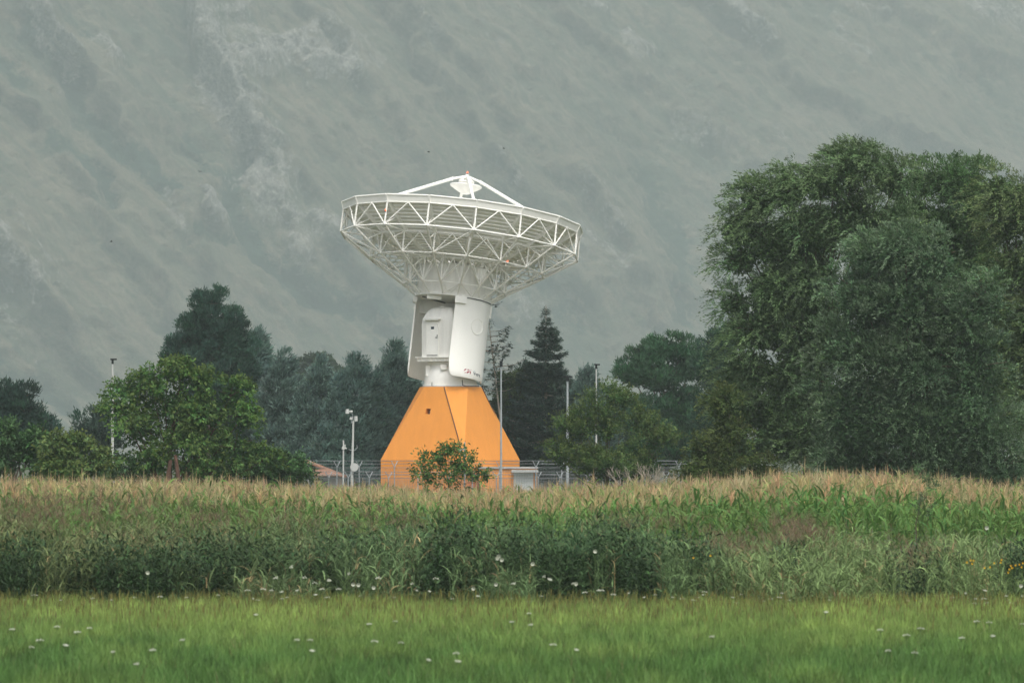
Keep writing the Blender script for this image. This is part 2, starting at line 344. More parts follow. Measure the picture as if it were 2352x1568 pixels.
# ------------------------------------------------------------------ orange base building
D0 = 376.0
TX = (1034.5 - CX) / F * D0
def zt(y, d=D0): return CAMH + (YH - y) / F * d
def base_building():
    root = empty('antenna_base_building', (TX, D0, 0), 'tall orange truncated pyramid building of rendered concrete carrying the white dish antenna', 'building')
    zk, ztop = zt(1055), zt(888.5); s = 6.6; th = R_(33.2)
    cB = lambda k: (math.cos(th + math.pi * 1.25 + k * math.pi / 2), math.sin(th + math.pi * 1.25 + k * math.pi / 2))
    # square corners: unrotated corners at 225,315,45,135 deg; rotate so that the front corner sits right of centre
    rot = R_(-45 + 0)  # front corner (270deg) rotated by phi
    phi = math.asin((1067 - 1034.5) / (s / math.sqrt(2) * F / D0))
    sq = [np.array([math.cos(R_(270) + phi + k * math.pi / 2), math.sin(R_(270) + phi + k * math.pi / 2)]) * s / math.sqrt(2) for k in range(4)]  # front, right, back, left
    ro = 2.07
    oc = [(np.array([math.cos(R_(270) + phi + k * math.pi / 2 - math.pi / 8), math.sin(R_(270) + phi + k * math.pi / 2 - math.pi / 8)]) * ro,
           np.array([math.cos(R_(270) + phi + k * math.pi / 2 + math.pi / 8), math.sin(R_(270) + phi + k * math.pi / 2 + math.pi / 8)]) * ro) for k in range(4)]
    W = lambda p, z: np.array([TX + p[0], D0 + p[1], z])
    mb = MB()
    for k in range(4):
        n = (k + 1) % 4
        mb.add([W(sq[k], 0), W(sq[n], 0), W(sq[n], zk), W(sq[k], zk)], [(0, 1, 2, 3)])
        A, B, C_, D_ = W(sq[k], zk), W(sq[n], zk), W(oc[n][0], ztop), W(oc[k][1], ztop)
        mb.add([W(sq[k], zk), W(oc[k][1], ztop), W(oc[k][0], ztop)], [(0, 1, 2)])
        if k != 3: mb.add([A, B, C_, D_], [(0, 1, 2, 3)])
        else:   # face between left corner and front corner carries the recessed window
            P = lambda u, v: (A * (1 - u) + B * u) * (1 - v) + (D_ * (1 - u) + C_ * u) * v
            us = [0, .39, .505, 1]; vs = [0, .625, .70, 1]
            for i in range(3):
                for j in range(3):
                    if (i, j) == (1, 1): continue
                    mb.add([P(us[i], vs[j]), P(us[i + 1], vs[j]), P(us[i + 1], vs[j + 1]), P(us[i], vs[j + 1])], [(0, 1, 2, 3)])
            h = [P(us[1], vs[1]), P(us[2], vs[1]), P(us[2], vs[2]), P(us[1], vs[2])]
            nrm = np.cross(B - A, D_ - A); nrm /= np.linalg.norm(nrm)
            ins = [p - nrm * .35 for p in h]
            for i in range(4): mb.add([h[i], h[(i + 1) % 4], ins[(i + 1) % 4], ins[i]], [(0, 1, 2, 3)])
            win = MB().add([p - nrm * .34 for p in h], [(0, 1, 2, 3)])
            fr = MB().path([h[0] - nrm * .2 + (h[1] - h[0]) * .5, h[3] - nrm * .2 + (h[1] - h[0]) * .5], .05, 6)
            winargs = (win, fr)
    mb.add([W(p, ztop) for k in range(4) for p in oc[k]], [tuple(range(8))])
    mb.build('wall', M['orange'], root)
    wo = winargs[0].build('window', M['dark'], root); winargs[1].build('frame', M['conduit'], wo)
    # conduits along the edges
    out = lambda p, e: p + unit(np.array([p[0] - TX, p[1] - D0, 0])) * e
    MB().path([out(W(oc[0][0], ztop), .04), out(W(sq[0] * .999, zk + .05), .04)], .03, 5).build('conduit', M['conduit'], root)
    c2 = MB(); a, b_ = out(W(oc[1][0], ztop), .06), out(W(sq[1], zk), .0) + np.array([-.28, -.16, 0]); c2.path([a, b_, b_ * [1, 1, 0] + [0, 0, zk - .7]], .035, 5); c2.build('conduit', M['conduit'], root)
    # coping lip at the top
    MB().lathe([(1.88, ztop + .002), (1.88, ztop + .05), (1.7, ztop + .05)], lambda x, y, z: (TX + x, D0 + y, z), 32).build('coping', M['concrete'], root)
base_building()

def annex():
    d = 371.0; ax = lambda px: (px - CX) / F * d
    x0, x1, z1 = ax(1100.5), ax(1234), zt(1076, d)
    root = empty('annex_building', ((x0 + x1) / 2, d, 0), 'low flat-roofed orange annex beside the pyramid base behind the fence', 'building')
    MB().box((x0, d, 0), (x1, d + 3.2, z1)).build('wall', M['orange'], root)
    MB().box((x0 - .08, d - .12, z1 + .002), (x1 + .05, d + 3.3, z1 + .12)).build('roof', M['concrete'], root)
    MB().box((ax(1175), d - .55, zt(1085, d)), (ax(1236), d - .003, zt(1078.5, d))).build('lintel', M['concrete'], root)
    dr = MB().box((ax(1180), d - .06, 0.0), (ax(1225), d - .003, zt(1085.5, d)))
    for k in range(1, 3): dr.box((ax(1180) + .42 * k, d - .075, .1), (ax(1180) + .42 * k + .02, d - .062, 2.1))
    do = dr.build('door', M['doorgrey'], root)
    MB().box((ax(1222) - .03, d - .13, 1.0), (ax(1222) + .03, d - .07, 1.15)).build('handle', M['dark'], do)
    MB().path([(ax(1229.5), d - .05, 0), (ax(1229.5), d - .05, zt(1086, d))], .03, 6).build('downpipe', M['galv'], root)
annex()

# ------------------------------------------------------------------ dish antenna
PIV = np.array([TX, D0, 11.9]); AX = unit(np.array([.110, .1157, 1.0]))
EX = unit(np.array([1, 0, 0]) - AX * AX[0]); EY = np.cross(AX, EX)
RIM = PIV + AX * 7.25
def DL(x, y, z): return RIM + EX * x + EY * y + AX * z        # dish frame, origin at the rim centre
def DP(deg, r, z): t = R_(deg); return DL(r * math.cos(t), -r * math.sin(t), z)
ANG = [15 + 22.5 * k for k in range(16)]
def surf(r): return -(8.07 ** 2 - r * r) / 18.6

def antenna():
    zb = zt(888.5)
    root = empty('dish_antenna', (TX, D0, zb), 'large white satellite dish antenna with lattice backing tilted on its white pedestal', 'antenna')
    B = lambda mb, n, m='white', p=root: mb.build(n, M[m], p)
    T0 = lambda x, y, z: (TX + x, D0 + y, z)
    # pedestal cone
    ped = MB().lathe([(0, zb + .052), (1.80, zb + .052), (1.80, zb + .16), (1.74, zb + .16), (1.74, zb + .28), (1.70, zb + .6), (1.56, zb + 1.05), (1.42, zb + 1.4), (1.40, 9.30), (1.50, 9.34), (1.50, 9.50), (1.0, 9.5)], T0, 56)
    ped = B(ped, 'pedestal')
    bx_ = MB().box((-.62, -1.66, 8.95), (-.22, -1.45, 9.3), lambda x, y, z: T0(x, y, z)); B(bx_, 'junction_box')
    MB().box((-1.62, -.75, 8.55), (-1.3, -.45, 9.25), T0).build('junction_box', M['white'], root)
    cb = MB(); cb.path([T0(.80, -1.78, zb + .45), T0(.82, -1.86, zb + .1), T0(1.05, -1.9, zb + .03), T0(1.9, -1.4, zb + .05)], .028, 5)
    B(cb, 'cable', 'dark'); B(MB().path([T0(-1.2, -1.4, zb + .3), T0(-1.2, -1.45, zb + .06)], .022, 5), 'cable', 'dark')
    # cabin facing 30 degrees to the left
    ca = R_(-30); cR, sR = math.cos(ca), math.sin(ca)
    def TC(x, y, z): return (TX + x * cR - y * sR * 1 + 0, D0 + x * sR * 1 + y * cR, z)
    # local: -y is the door side; rotate clockwise so that -y looks left of the camera
    TCC = lambda x, y, z: (TX + x * cR + y * sR * -1 * -1, D0 - x * sR + y * cR, z) if False else (TX + x * math.cos(R_(30)) + y * math.sin(R_(30)), D0 - x * math.sin(R_(30)) + y * math.cos(R_(30)), z)
    z0, w_, Dp = 9.80, 1.27, 1.7; zs = 13.07 - w_
    lv = [(z0, 0.)] + [(zs + w_ * math.sin(t), .78 * (1 - math.cos(t))) for t in np.linspace(0, math.pi / 2 * .985, 14)]; rings_ = []
    for z, ins in lv:
        a_, b_ = w_ - ins, Dp - ins; rc_ = .16; ring = []
        for cx_, cy_, q0 in ((a_ - rc_, b_ - rc_, 0), (-a_ + rc_, b_ - rc_, 90), (-a_ + rc_, -b_ + rc_, 180), (a_ - rc_, -b_ + rc_, 270)):
            for q in range(5): t = R_(q0 + q * 22.5); ring.append(TCC(cx_ + rc_ * math.cos(t), cy_ + rc_ * math.sin(t), z))
        rings_.append(ring)
    n = len(rings_[0]); vs = [p for g_ in rings_ for p in g_]; cab = MB()
    cab.add(vs, [(i * n + k, i * n + (k + 1) % n, (i + 1) * n + (k + 1) % n, (i + 1) * n + k) for i in range(len(lv) - 1) for k in range(n)], True)
    cab.add(rings_[-1], [tuple(range(n))], True)
    B(cab, 'cabin', 'hubwhite')
    pl = MB().box((-1.55, -1.95, 9.74), (1.55, 1.95, 9.80), TCC).box((-1.42, -1.82, 9.505), (1.42, 1.82, 9.735), TCC)
    for k in range(9): pl.box((-1.45 + k * .35, -1.90, 9.53), (-1.42 + k * .35, -1.825, 9.73), TCC)
    B(pl, 'platform')
    dx = -.83 + .83 - .35
    do = B(MB().box((dx - .41, -Dp - .04, 9.93), (dx + .41, -Dp - .003, 11.95), TCC), 'door')
    fr = MB()
    for a, b in (((dx - .47, 9.88), (dx - .415, 12.01)), ((dx + .415, 9.88), (dx + .47, 12.01)), ((dx - .41, 11.955), (dx + .41, 12.01))): fr.box((a[0], -Dp - .07, a[1]), (b[0], -Dp - .003, b[1]), TCC)
    fr.build('door_frame', M['white'], do)
    MB().box((dx - .40, -Dp - .09, 9.895), (dx + .40, -Dp - .045, 9.925), TCC).build('sill', M['dark'], do)
    MB().box((dx - .10, -Dp - .05, 11.62), (dx + .13, -Dp - .043, 11.79), TCC).build('window', M['glass'], do)
    MB().box((dx + .26, -Dp - .10, 11.05), (dx + .39, -Dp - .045, 11.09), TCC).box((dx + .36, -Dp - .09, 11.16), (dx + .395, -Dp - .045, 11.24), TCC).build('handle', M['dark'], do)
    B(MB().box((dx - .62, -Dp - .28, 12.27), (dx + .62, -Dp - .003, 12.33), TCC).box((dx - .62, -Dp - .28, 12.22), (dx + .62, -Dp - .25, 12.265), TCC), 'canopy')
    B(MB().box((-.1, -1.2, 13.05), (.2, -.9, 13.14), TCC), 'roof_vent')
    # hub drum and skirt
    hub = MB().lathe([(0, -3.42), (2.36, -3.42), (2.45, -3.46), (2.47, -5.45), (2.56, -5.47), (2.56, -5.60), (2.40, -5.60), (0, -5.60)], DL, 72); hb = B(hub, 'hub', 'hubwhite')
    MB().lathe([(2.485, -4.05), (2.485, -4.0), (2.46, -3.99)], DL, 72).build('seam', M['hubwhite'], hb)
    def arcbox(mb, a0, a1, r0, r1, z0, z1, n=10):
        vs = []
        for k in range(n + 1):
            t = R_(a0 + (a1 - a0) * k / n)
            for r, z in ((r0, z0), (r1, z0), (r1, z1), (r0, z1)): vs.append(DL(r * math.sin(t), -r * math.cos(t), z))
        fs = []
        for k in range(n):
            for j in range(4): fs.append((k * 4 + j, k * 4 + (j + 1) % 4, k * 4 + 4 + (j + 1) % 4, k * 4 + 4 + j))
        fs += [(3, 2, 1, 0), tuple(n * 4 + j for j in range(4))]
        mb.add(vs, fs); return mb
    def wing(a0, a1):
        Ro, Ri, zt_, zb_ = 2.50, 2.40, -5.64, -10.85; rc = .42; nA, nZ = 60, 26; mb = MB(); vo = []; vi = []
        for i in range(nA + 1):
            a = a0 + (a1 - a0) * i / nA; s_ = min(i, nA - i) / nA * abs(R_(a1 - a0)) * Ro
            bot = zb_ + (.8 * (1 - math.sqrt(max(0, 1 - ((rc - s_) / rc) ** 2))) if s_ < rc else 0)
            for j in range(nZ + 1):
                z = zt_ + (bot - zt_) * j / nZ; t = R_(a); fl = max(0, .12 - (z - bot)) / .12 * .06
                vo.append(DL((Ro - fl) * math.sin(t), -(Ro - fl) * math.cos(t), z)); vi.append(DL((Ri) * math.sin(t), -(Ri) * math.cos(t), z))
        m = nZ + 1; N = len(vo); fs = []; 
        for i in range(nA):
            for j in range(nZ): fs.append((i * m + j, i * m + j + 1, (i + 1) * m + j + 1, (i + 1) * m + j)); fs.append((N + i * m + j, N + (i + 1) * m + j, N + (i + 1) * m + j + 1, N + i * m + j + 1))
            fs.append((i * m, (i + 1) * m, N + (i + 1) * m, N + i * m)); fs.append((i * m + nZ, N + i * m + nZ, N + (i + 1) * m + nZ, (i + 1) * m + nZ))
        for i in (0, nA):
            for j in range(nZ): fs.append((i * m + j, N + i * m + j, N + i * m + j + 1, i * m + j + 1))
        mb.add(vo + vi, fs, True); return mb
    wr = wing(5, 106); arcbox(wr, 5.1, 105.8, 2.502, 2.508, -9.02, -9.0, 40); arcbox(wr, 5.1, 105.8, 2.502, 2.508, -7.32, -7.305, 40)
    wr = B(wr, 'skirt_shell'); wr['label'] = 'wide skirt shell lettered in red and dark grey'
    wl = wing(-166, -88); arcbox(wl, -165, -89, 2.502, 2.508, -9.02, -9.0, 40); wl = B(wl, 'skirt_shell')
    # round hatch
    hm = MB(); hz, ha = -7.38, 47.0
    def hp(rad, t, rr): return DL(*[(rr * math.sin(R_(ha) + rad * math.cos(t) / 2.5)), (-rr * math.cos(R_(ha) + rad * math.cos(t) / 2.5)), hz + rad * math.sin(t)])
    ts = np.linspace(0, 2 * math.pi, 41)[:-1]; rings = [[hp(r, t, rr) for t in ts] for r, rr in ((.55, 2.503), (.55, 2.54), (.50, 2.54), (.49, 2.512), (.02, 2.52))]
    vs = [p for rg in rings for p in rg]; hm.add(vs, [(i * 40 + k, i * 40 + (k + 1) % 40, (i + 1) * 40 + (k + 1) % 40, (i + 1) * 40 + k) for i in range(4) for k in range(40)], True)
    hm.build('hatch', M['white'], wr)
    # brackets at the shell tops
    br = MB()
    for a0, a1 in ((4, 20.5),): arcbox(br, a0, a1, 2.40, 2.72, -6.05, -5.62, 4)
    B(br, 'bracket')
    br = arcbox(MB(), -94, -80, 2.40, 2.66, -6.0, -5.62, 4); B(br, 'bracket')
    br = arcbox(MB(), 88, 96, 2.505, 2.62, -6.5, -5.7, 3); B(br, 'bracket')
    br = arcbox(MB(), -93, -87, 2.45, 2.56, -6.42, -6.3, 2); B(br, 'bracket')
    B(arcbox(MB(), 16, 80, 2.49, 2.566, -5.645, -5.61, 30), 'gap_strip', 'dark')  # darkness of the gap between hub and right shell, painted as a strip
    B(MB().box((-1.7, -1.75, -5.85), (-.75, -1.35, -5.61), DL), 'cable_box')
    B(MB().bar(DL(-2.0, -.9, -5.66), DL(-.4, 1.2, -5.66), .06, .07, AX), 'slot_strip', 'dark')  # dark strip painted in for the black slot across the hub underside
    # counter frame under the hub seen through the opening
    B(MB().box((-2.2, 1.0, -6.5), (1.6, 1.25, -5.62), DL), 'cross_beam', 'hubwhite')
    # lettering
    C0 = RIM
    def cyl(xs, ys, r=2.512):
        # point of the right shell that carries the mark whose drawing coordinates are xs, ys
        z = -(ys - 813.7) / 56.7 / .988; a = .7
        for _ in range(20):
            xc = 1734.7 + .11 * 56.7 * z; a = math.asin(max(-1, min(1, (xs - xc) / 141.9)))
            z = -((ys + math.cos(a) * 22.1 - math.sin(a) * 15.6) - 813.7) / 56.7 / .988
        return a, z
    def shellpt(a, z, r=2.507): return DL(r * math.sin(a), -r * math.cos(a), z)
    polys = [[(515, 625), (560, 560), (610, 520), (668, 526), (652, 580), (600, 590), (560, 612)], [(545, 702), (640, 668), (622, 722)],
             [(708, 540), (800, 556), (822, 600), (770, 588), (696, 585)], [(690, 640), (740, 650), (750, 628), (822, 632), (815, 680), (770, 705), (732, 705), (715, 742), (662, 730)],
             [(866, 580), (912, 590), (900, 606), (858, 598)], [(848, 640), (893, 648), (862, 778), (820, 768)]]
    lm = MB()
    for p in polys:
        lm.add([shellpt(*cyl(1700 + x / 13.07, 1340 + y / 13.07)) for x, y in p], [tuple(range(len(p)))])
    lm.build('lettering', M['red'], wr)
    cu = bpy.data.curves.new('tmp', 'FONT'); cu.body = 'Vertex'; cu.size = .30; cu.offset = .010; to = bpy.data.objects.new('tmp', cu); COL.objects.link(to)
    bpy.context.view_layer.update(); me = bpy.data.meshes.new_from_object(to); bpy.data.objects.remove(to)
    a0, z0_ = cyl(1776, 1340 + 830 / 13.07)
    vm = MB(); vm.add([shellpt(a0 + v.co.x / 2.5, z0_ + v.co.y * 1.0, 2.507) for v in me.vertices], [tuple(p.vertices) for p in me.polygons])
    vm.build('lettering', M['ink'], wr)
    a1, z1_ = cyl(1779, 1340 + 660 / 13.07)
    MB().add([shellpt(a1 + x / 2.5, z1_ + y) for x, y in ((-.05, .03), (0, .05), (.06, .02), (.02, -.05), (-.01, -.01))], [(0, 1, 2, 3, 4)]).build('lettering', M['sky_ink'], wr)
    # reflector panels
    rs = [0.5, 1.4, 2.4, 3.4, 4.4, 5.2, 6.0, 6.7, 7.4, 8.07]
    for k in range(16):
        a, b = ANG[k], ANG[k] + 22.5; e = .12; mb = MB(); th = .05
        # facets between ribs
        for r0, r1 in zip(rs[:-1], rs[1:]):
            ea = math.degrees(e / max(r0, 1)) / 4
            p = [DP(a + ea, r0, surf(r0)), DP(b - ea, r0, surf(r0)), DP(b - ea, r1, surf(r1)), DP(a + ea, r1, surf(r1))]
            q = [x - AX * th for x in p]
            mb.add(p + q, [(0, 1, 2, 3), (7, 6, 5, 4), (0, 4, 5, 1), (1, 5, 6, 2), (2, 6, 7, 3), (3, 7, 4, 0)])
        # concentric stringers below the sheet
        nst = 21
        for j in range(nst):
            r = 2.5 + (7.72 - 2.5) * j / (nst - 1); z = surf(r) - .10
            mb.bar(DP(a + .4, r, z), DP(b - .4, r, z), .07, .10, AX)
        # rim apron and rolled lip
        p = [DP(a + .35, 8.08, .02), DP(b - .35, 8.08, .02), DP(b - .35, 7.93, -.44), DP(a + .35, 7.93, -.44)]
        pin = [x - (DP((a + b) / 2, 1, 0) - RIM) * .05 for x in p]
        mb.add(p + pin, [(0, 1, 2, 3), (7, 6, 5, 4), (0, 4, 5, 1), (1, 5, 6, 2), (2, 6, 7, 3), (3, 7, 4, 0)])
        mb.tube(DP(a + .3, 8.07, .0), DP(b - .3, 8.07, .0), .06, 8)
        B(mb, 'reflector_panel')
    # radial ribs, each with its top chord, bottom chord and web
    nB, nC, nDn, nE = (7.95, -1.94), (5.82, -3.37), (3.41, -4.87), (2.52, -5.50)
    for k in range(16):
        a = ANG[k]; mb = MB()
        pr = [2.4, 3.4, 4.4, 5.8, 6.9, 7.92]
        for r0, r1 in zip(pr[:-1], pr[1:]):
            mb.bar(DP(a, r0, surf(r0) - .24), DP(a, r1, surf(r1) - .24), .17, .26, AX)
        mb.bar(DP(a, 7.92, -.40), DP(a, 8.08, .0), .12, .12, DP(a + 90, 1, 0) - RIM)
        mb.tube(DP(a, *nB), DP(a, *nC), .062, 6); mb.tube(DP(a, *nC), DP(a, *nDn), .062, 6); mb.tube(DP(a, *nDn), DP(a, *nE), .062, 6)
        topB, topC, topD = DP(a, 7.92, -.46), DP(a, 5.84, surf(5.84) - .36), DP(a, 3.41, surf(3.41) - .36)
        mb.tube(topB, DP(a, *nB), .06, 6); mb.tube(topC, DP(a, *nC), .055, 6); mb.tube(topD, DP(a, *nDn), .05, 6)
        mb.tube(DP(a, *nB), topC, .05, 6); mb.tube(DP(a, *nC), topD, .05, 6); mb.tube(DP(a, *nDn), DP(a, 2.47, -3.6), .045, 6)
        mid = DP(a, 6.9, surf(6.9) - .36); mb.tube(mid, DP(a, *nB), .035, 6); 
        m2 = DP(a, 6.9, -2.62); mb.tube(m2, topC, .035, 6); mb.tube(DP(a, 4.6, -4.1), topD, .035, 6)
        B(mb, 'radial_truss')
    # ring trusses
    for (rr, zz), zt_, rt, tr in ((nB, -.46, 7.92, .05), (nC, surf(5.84) - .36, 5.84, .045), (nDn, surf(3.41) - .36, 3.41, .04)):
        mb = MB()
        for k in range(16):
            a, b = ANG[k], ANG[k] + 22.5
            mb.tube(DP(a, rt, zt_), DP(b, rt, zt_), tr, 6); mb.tube(DP(a, rr, zz), DP(b, rr, zz), tr * 1.15, 6)
            md = (DP(a, rt, zt_) + DP(b, rt, zt_)) / 2
            mb.tube(md, DP(a, rr, zz), tr * .9, 6); mb.tube(md, DP(b, rr, zz), tr * .9, 6)
            mb.bar(md - AX * .06, md + AX * .05, .12, .12, EX)
        B(mb, 'ring_truss')
    mb = MB()
    for k in (3, 7, 11, 15):       # cone bracing at four ribs
        a = ANG[k]
        for s_ in (-22.5, 22.5):
            mb.tube(DP(a, *nB), DP(a + s_, *nC), .05, 6); mb.tube(DP(a, *nC), DP(a + s_, *nDn), .045, 6); mb.tube(DP(a, *nDn), DP(a + s_, *nE), .04, 6)
    for k in range(16): mb.tube(DP(ANG[k], *nDn), DP(ANG[k] + (11.25 if k % 2 else -11.25), *nE), .02, 5)
    B(mb, 'cross_bracing')
    # tetrapod
    apex = DL(0, 0, 2.80)
    for a in (82.5, 172.5, -7.5, -97.5):
        j = DP(a, .95, 2.50); foot = DP(a, 7.55, surf(7.55)); mb = MB()
        mb.tube(foot, j, .105, 10); mb.tube(j, DP(a, .06, 2.78), .085, 10, .07); mb.tube(j - AX * .16, j + AX * .16, .035, 6)
        B(mb, 'feed_leg')
    B(MB().lathe([(0, 1.55), (.14, 1.56), (.28, 1.61), (.55, 1.76), (.85, 1.94), (1.02, 2.04), (1.07, 2.11), (1.05, 2.17), (.8, 2.22), (0, 2.24)], DL, 48), 'subreflector')
    mb = MB().lathe([(0, 2.34), (.52, 2.34), (.54, 2.44), (.50, 2.46), (0, 2.46)], DL, 8, smooth=False)
    for k in range(8):
        a = 37.5 + 45 * k; mb.tube(DP(a, .5, 2.45), DP(a, .12, 2.72), .03, 6); mb.tube(DP(a, .5, 2.36), DP(a, .3, 2.22), .03, 6)
    mb.tube(DL(0, 0, 2.6), DL(0, 0, 2.92), .1, 10); B(mb, 'subreflector_mount')
    for x, y, h, bx in ((-.10, 0, 1.05, .03), (.14, .1, 1.0, .12)):
        B(MB().tube(DL(x, y, 2.80), DL(x + bx * .6, y, 2.80 + h), .013, 5, .008), 'lightning_rod', 'polewhite')
    for p in (DL(0, 0, 2.93), DP(127.5, 8.0, -1.15), DP(37.5, 4.2, -3.1)):
        b = MB(); b.tube(p, p + AX * .06, .06, 8); b = B(b, 'beacon', 'lamp')
        MB().tube(p + AX * .06, p + AX * .18, .055, 8, .035).build('lens', M['beacon'], b)
    # equipment box inside the truss
    B(MB().box((1.45, -2.65, -4.35), (2.05, -2.35, -3.65), DL), 'equipment_box', 'white')
antenna()

# ------------------------------------------------------------------ fences
def fence(name, label, d, x0, x1, ztop, zmesh, posts, d1=None, arms=True, leanpost=None):
    """posts: pixel columns; d may change linearly to d1"""
    d1 = d1 or d; D = lambda px: d + (d1 - d) * (px - x0) / (x1 - x0); X = lambda px: (px - CX) / F * D(px)
    root = empty(name, (X((x0 + x1) / 2), D((x0 + x1) / 2), 0), label, 'fence')
    for p in posts:
        x, y = X(p), D(p); mb = MB().tube((x, y, 0), (x, y, zmesh + .05), .032, 6)
        if arms:
            for s in (-1, 1): mb.tube((x, y, zmesh), (x + s * .2, y + s * .12, ztop), .026, 5)
        mb.build('post', M['galv'], root)
    a, b = np.array([X(x0), D(x0), 0]), np.array([X(x1), D(x1), 0]); Ld = np.linalg.norm(b - a); n = int(Ld / .1); mb = MB()
    u = (b - a) / Ld; vs = []; fs = []
    for i in range(n + 1):
        p = a + (b - a) * i / n; w_ = u * .005
        mb.add([p - w_ + [0, -.045, .05], p + w_ + [0, -.045, .05], p + w_ + [0, -.045, zmesh], p - w_ + [0, -.045, zmesh]], [(0, 1, 2, 3)])
        mb.add([p + [0, -.05, .05], p + [0, -.04, .05], p + [0, -.04, zmesh], p + [0, -.05, zmesh]], [(0, 1, 2, 3)])
    z = .1
    while z < zmesh: mb.tube(a + [0, -.05, z], b + [0, -.05, z], .006, 4); z += .2
    mb.tube(a + [0, -.05, zmesh], b + [0, -.05, zmesh], .012, 4)
    mb.build('wire_mesh', M['wire'], root)
    if arms:
        for s in (-1, 1):
            for t in (.55, 1):
                off = np.array([s * .2 * t, s * .12 * t, zmesh + (ztop - zmesh) * t]); w2 = MB()
                k = max(8, int(Ld / .8)); pts = [a + (b - a) * i / k + off + [0, 0, random.uniform(-.015, .015)] for i in range(k + 1)]
                w2.path(pts, .011, 4)
                for i in range(int(Ld / .25)):
                    p = a + (b - a) * (i + .5) / int(Ld / .25) + off; w2.tube(p - [0, 0, .03], p + [.02, 0, .03], .005, 3)
                w2.build('barbed_wire', M['wire'], root)
    return root
fence('wire_fence', 'inner tall mesh fence with Y-shaped barbed wire arms, running beside the orange building', 357, 560, 1640, zt(1058, 357), zt(1073, 357), [600, 655, 708, 774, 825, 906, 1147, 1231, 1290, 1345, 1420, 1500, 1559, 1620])
fence('wire_fence', 'lower outer mesh fence nearest the maize field, with forked post tops', 340, 640, 1640, zt(1083, 340), zt(1097, 340), [700, 755, 800, 848, 893, 960, 1030, 1085, 1140, 1236, 1286, 1350, 1440, 1530, 1600])
fence('wire_fence', 'rear mesh fence seen behind the orange building against the dark conifers', 392, 600, 1640, zt(1054, 392), zt(1069, 392), [650, 740, 849, 1249, 1330, 1400, 1540])

# ------------------------------------------------------------------ poles and masts
def lamp_post(px, ytop, d, label, head, m='polewhite', w=.085):
    x = (px - CX) / F * d; z = zt(ytop, d)
    root = empty('lamp_post', (x, d, 0), label, 'lamp post', 'tall lamp posts around the compound')
    mb = MB(); zz = [0, z * .33, z * .66, z - .1]
    for i in range(3): mb.tube((x, d, zz[i]), (x, d, zz[i + 1]), w * (1.25 - .2 * i), 10, w * (1.15 - .2 * i))
    mb.build('pole', M[m], root); h = MB()
    if head == 'plate': h.box((x - .32, d - .2, z - .02), (x + .28, d + .2, z + .08)).box((x - .08, d - .1, z - .25), (x + .10, d + .1, z - .021))
    elif head == 'cap': h.tube((x, d, z - .1), (x, d, z + .25), .10, 8).tube((x, d, z + .05), (x + .1, d - .1, z + .38), .05, 6)
    else: h.box((x - .12, d - .2, z - .02), (x + .24, d + .12, z + .07)).tube((x, d, z - .25), (x, d, z - .02), .07, 8)
    h.build('lamp_head', M['lamp'], root)
lamp_post(258.5, 826, 335, 'lone lamp post rising left of the broad green tree', 'arm')
lamp_post(1151, 838, 345, 'grey lamp post standing in front of the right edge of the orange building', 'cap', 'galv', .06)
lamp_post(1303.5, 866, 350, 'lamp post with wide flat lamp head between spruce and yellowish shrub', 'plate', 'galv')
lamp_post(1369.5, 838, 372, 'pale lamp post rising behind the small blue conifer and yellowish shrub', 'arm', w=.06)

def weather_mast():
    d = 352.0; P = lambda sx, sy: at((1250 + sx / 4.1275) / 1.633, (1480 + sy / 4.1275) / 1.633, d)
    b = P(288, 1450); root = empty('weather_mast', (b[0], d, 0), 'slim instrument mast with white sensors, horn and small round disc left of orange building', 'mast')
    g = P(300, 400); MB().path([(b[0], d, 0), P(290, 1200), P(303, 800), P(310, 400)], [.10, .09, .07, .06], 8).build('pole', M['polewhite'], root)
    MB().path([P(278, 380), P(285, 430), P(310, 440), P(335, 425), P(340, 390)], .025, 5).build('bracket', M['galv'], root)
    MB().path([P(310, 400), P(300, 300), P(232, 262)], .018, 5).build('bracket', M['galv'], root)
    mb = MB().path([P(240, 845), P(285, 862), P(340, 855), P(372, 815), P(365, 780)], .02, 5); mb.build('bracket', M['galv'], root)
    MB().tube(P(350, 410), P(350, 330), .12, 10, .11).build('sensor', M['polewhite'], root)
    MB().tube(P(275, 385), P(280, 345), .10, 10, .09).build('sensor', M['polewhite'], root)
    MB().tube(P(218, 292), P(218, 222), .13, 10, .11).tube(P(230, 260), P(300, 262), .04, 8, .09).build('sensor', M['polewhite'], root)
    c = P(328, 1118); MB().tube(c + [0, -.25, 0], c + [0, -.18, 0], .33 / 1.3, 20).tube(c + [0, -.18, 0], c + [.2, .1, 0], .05, 6).build('disc', M['polewhite'], root)
    MB().box(P(268, 1215) + [0, -.1, 0], P(318, 1180) + [0, .1, 0]).build('junction_box', M['polewhite'], root)
    root2 = empty('camera_post', (P(183, 1400)[0], d - 4, 0), 'short slim post with white dome camera just left of the instrument mast', 'post')
    q = lambda sx, sy: P(sx, sy) * np.array([1, 0, 1]) + [0, d - 4, 0]
    MB().tube((q(183, 1)[0], d - 4, 0), q(188, 705), .05, 8).build('pole', M['polewhite'], root2)
    MB().tube(q(183, 845), q(183, 800), .10, 10, .07).tube(q(190, 825), q(238, 835), .04, 6).tube(q(215, 830), q(208, 770), .035, 6, .05).build('camera', M['polewhite'], root2)
    d2 = 352.; x = (1067 - CX) / F * d2
    r3 = empty('camera_post', (x, d2, 0), 'grey post with white bullet camera behind the leafy bush before the orange wall', 'post')
    MB().tube((x, d2, 0), (x, d2, zt(1015, d2)), .055, 8).build('pole', M['galv'], r3)
    zc = zt(1031, d2); MB().tube((x - .05, d2, zc), (x - .38, d2 - .1, zc - .12), .06, 8, .07).build('camera', M['polewhite'], r3)
weather_mast()

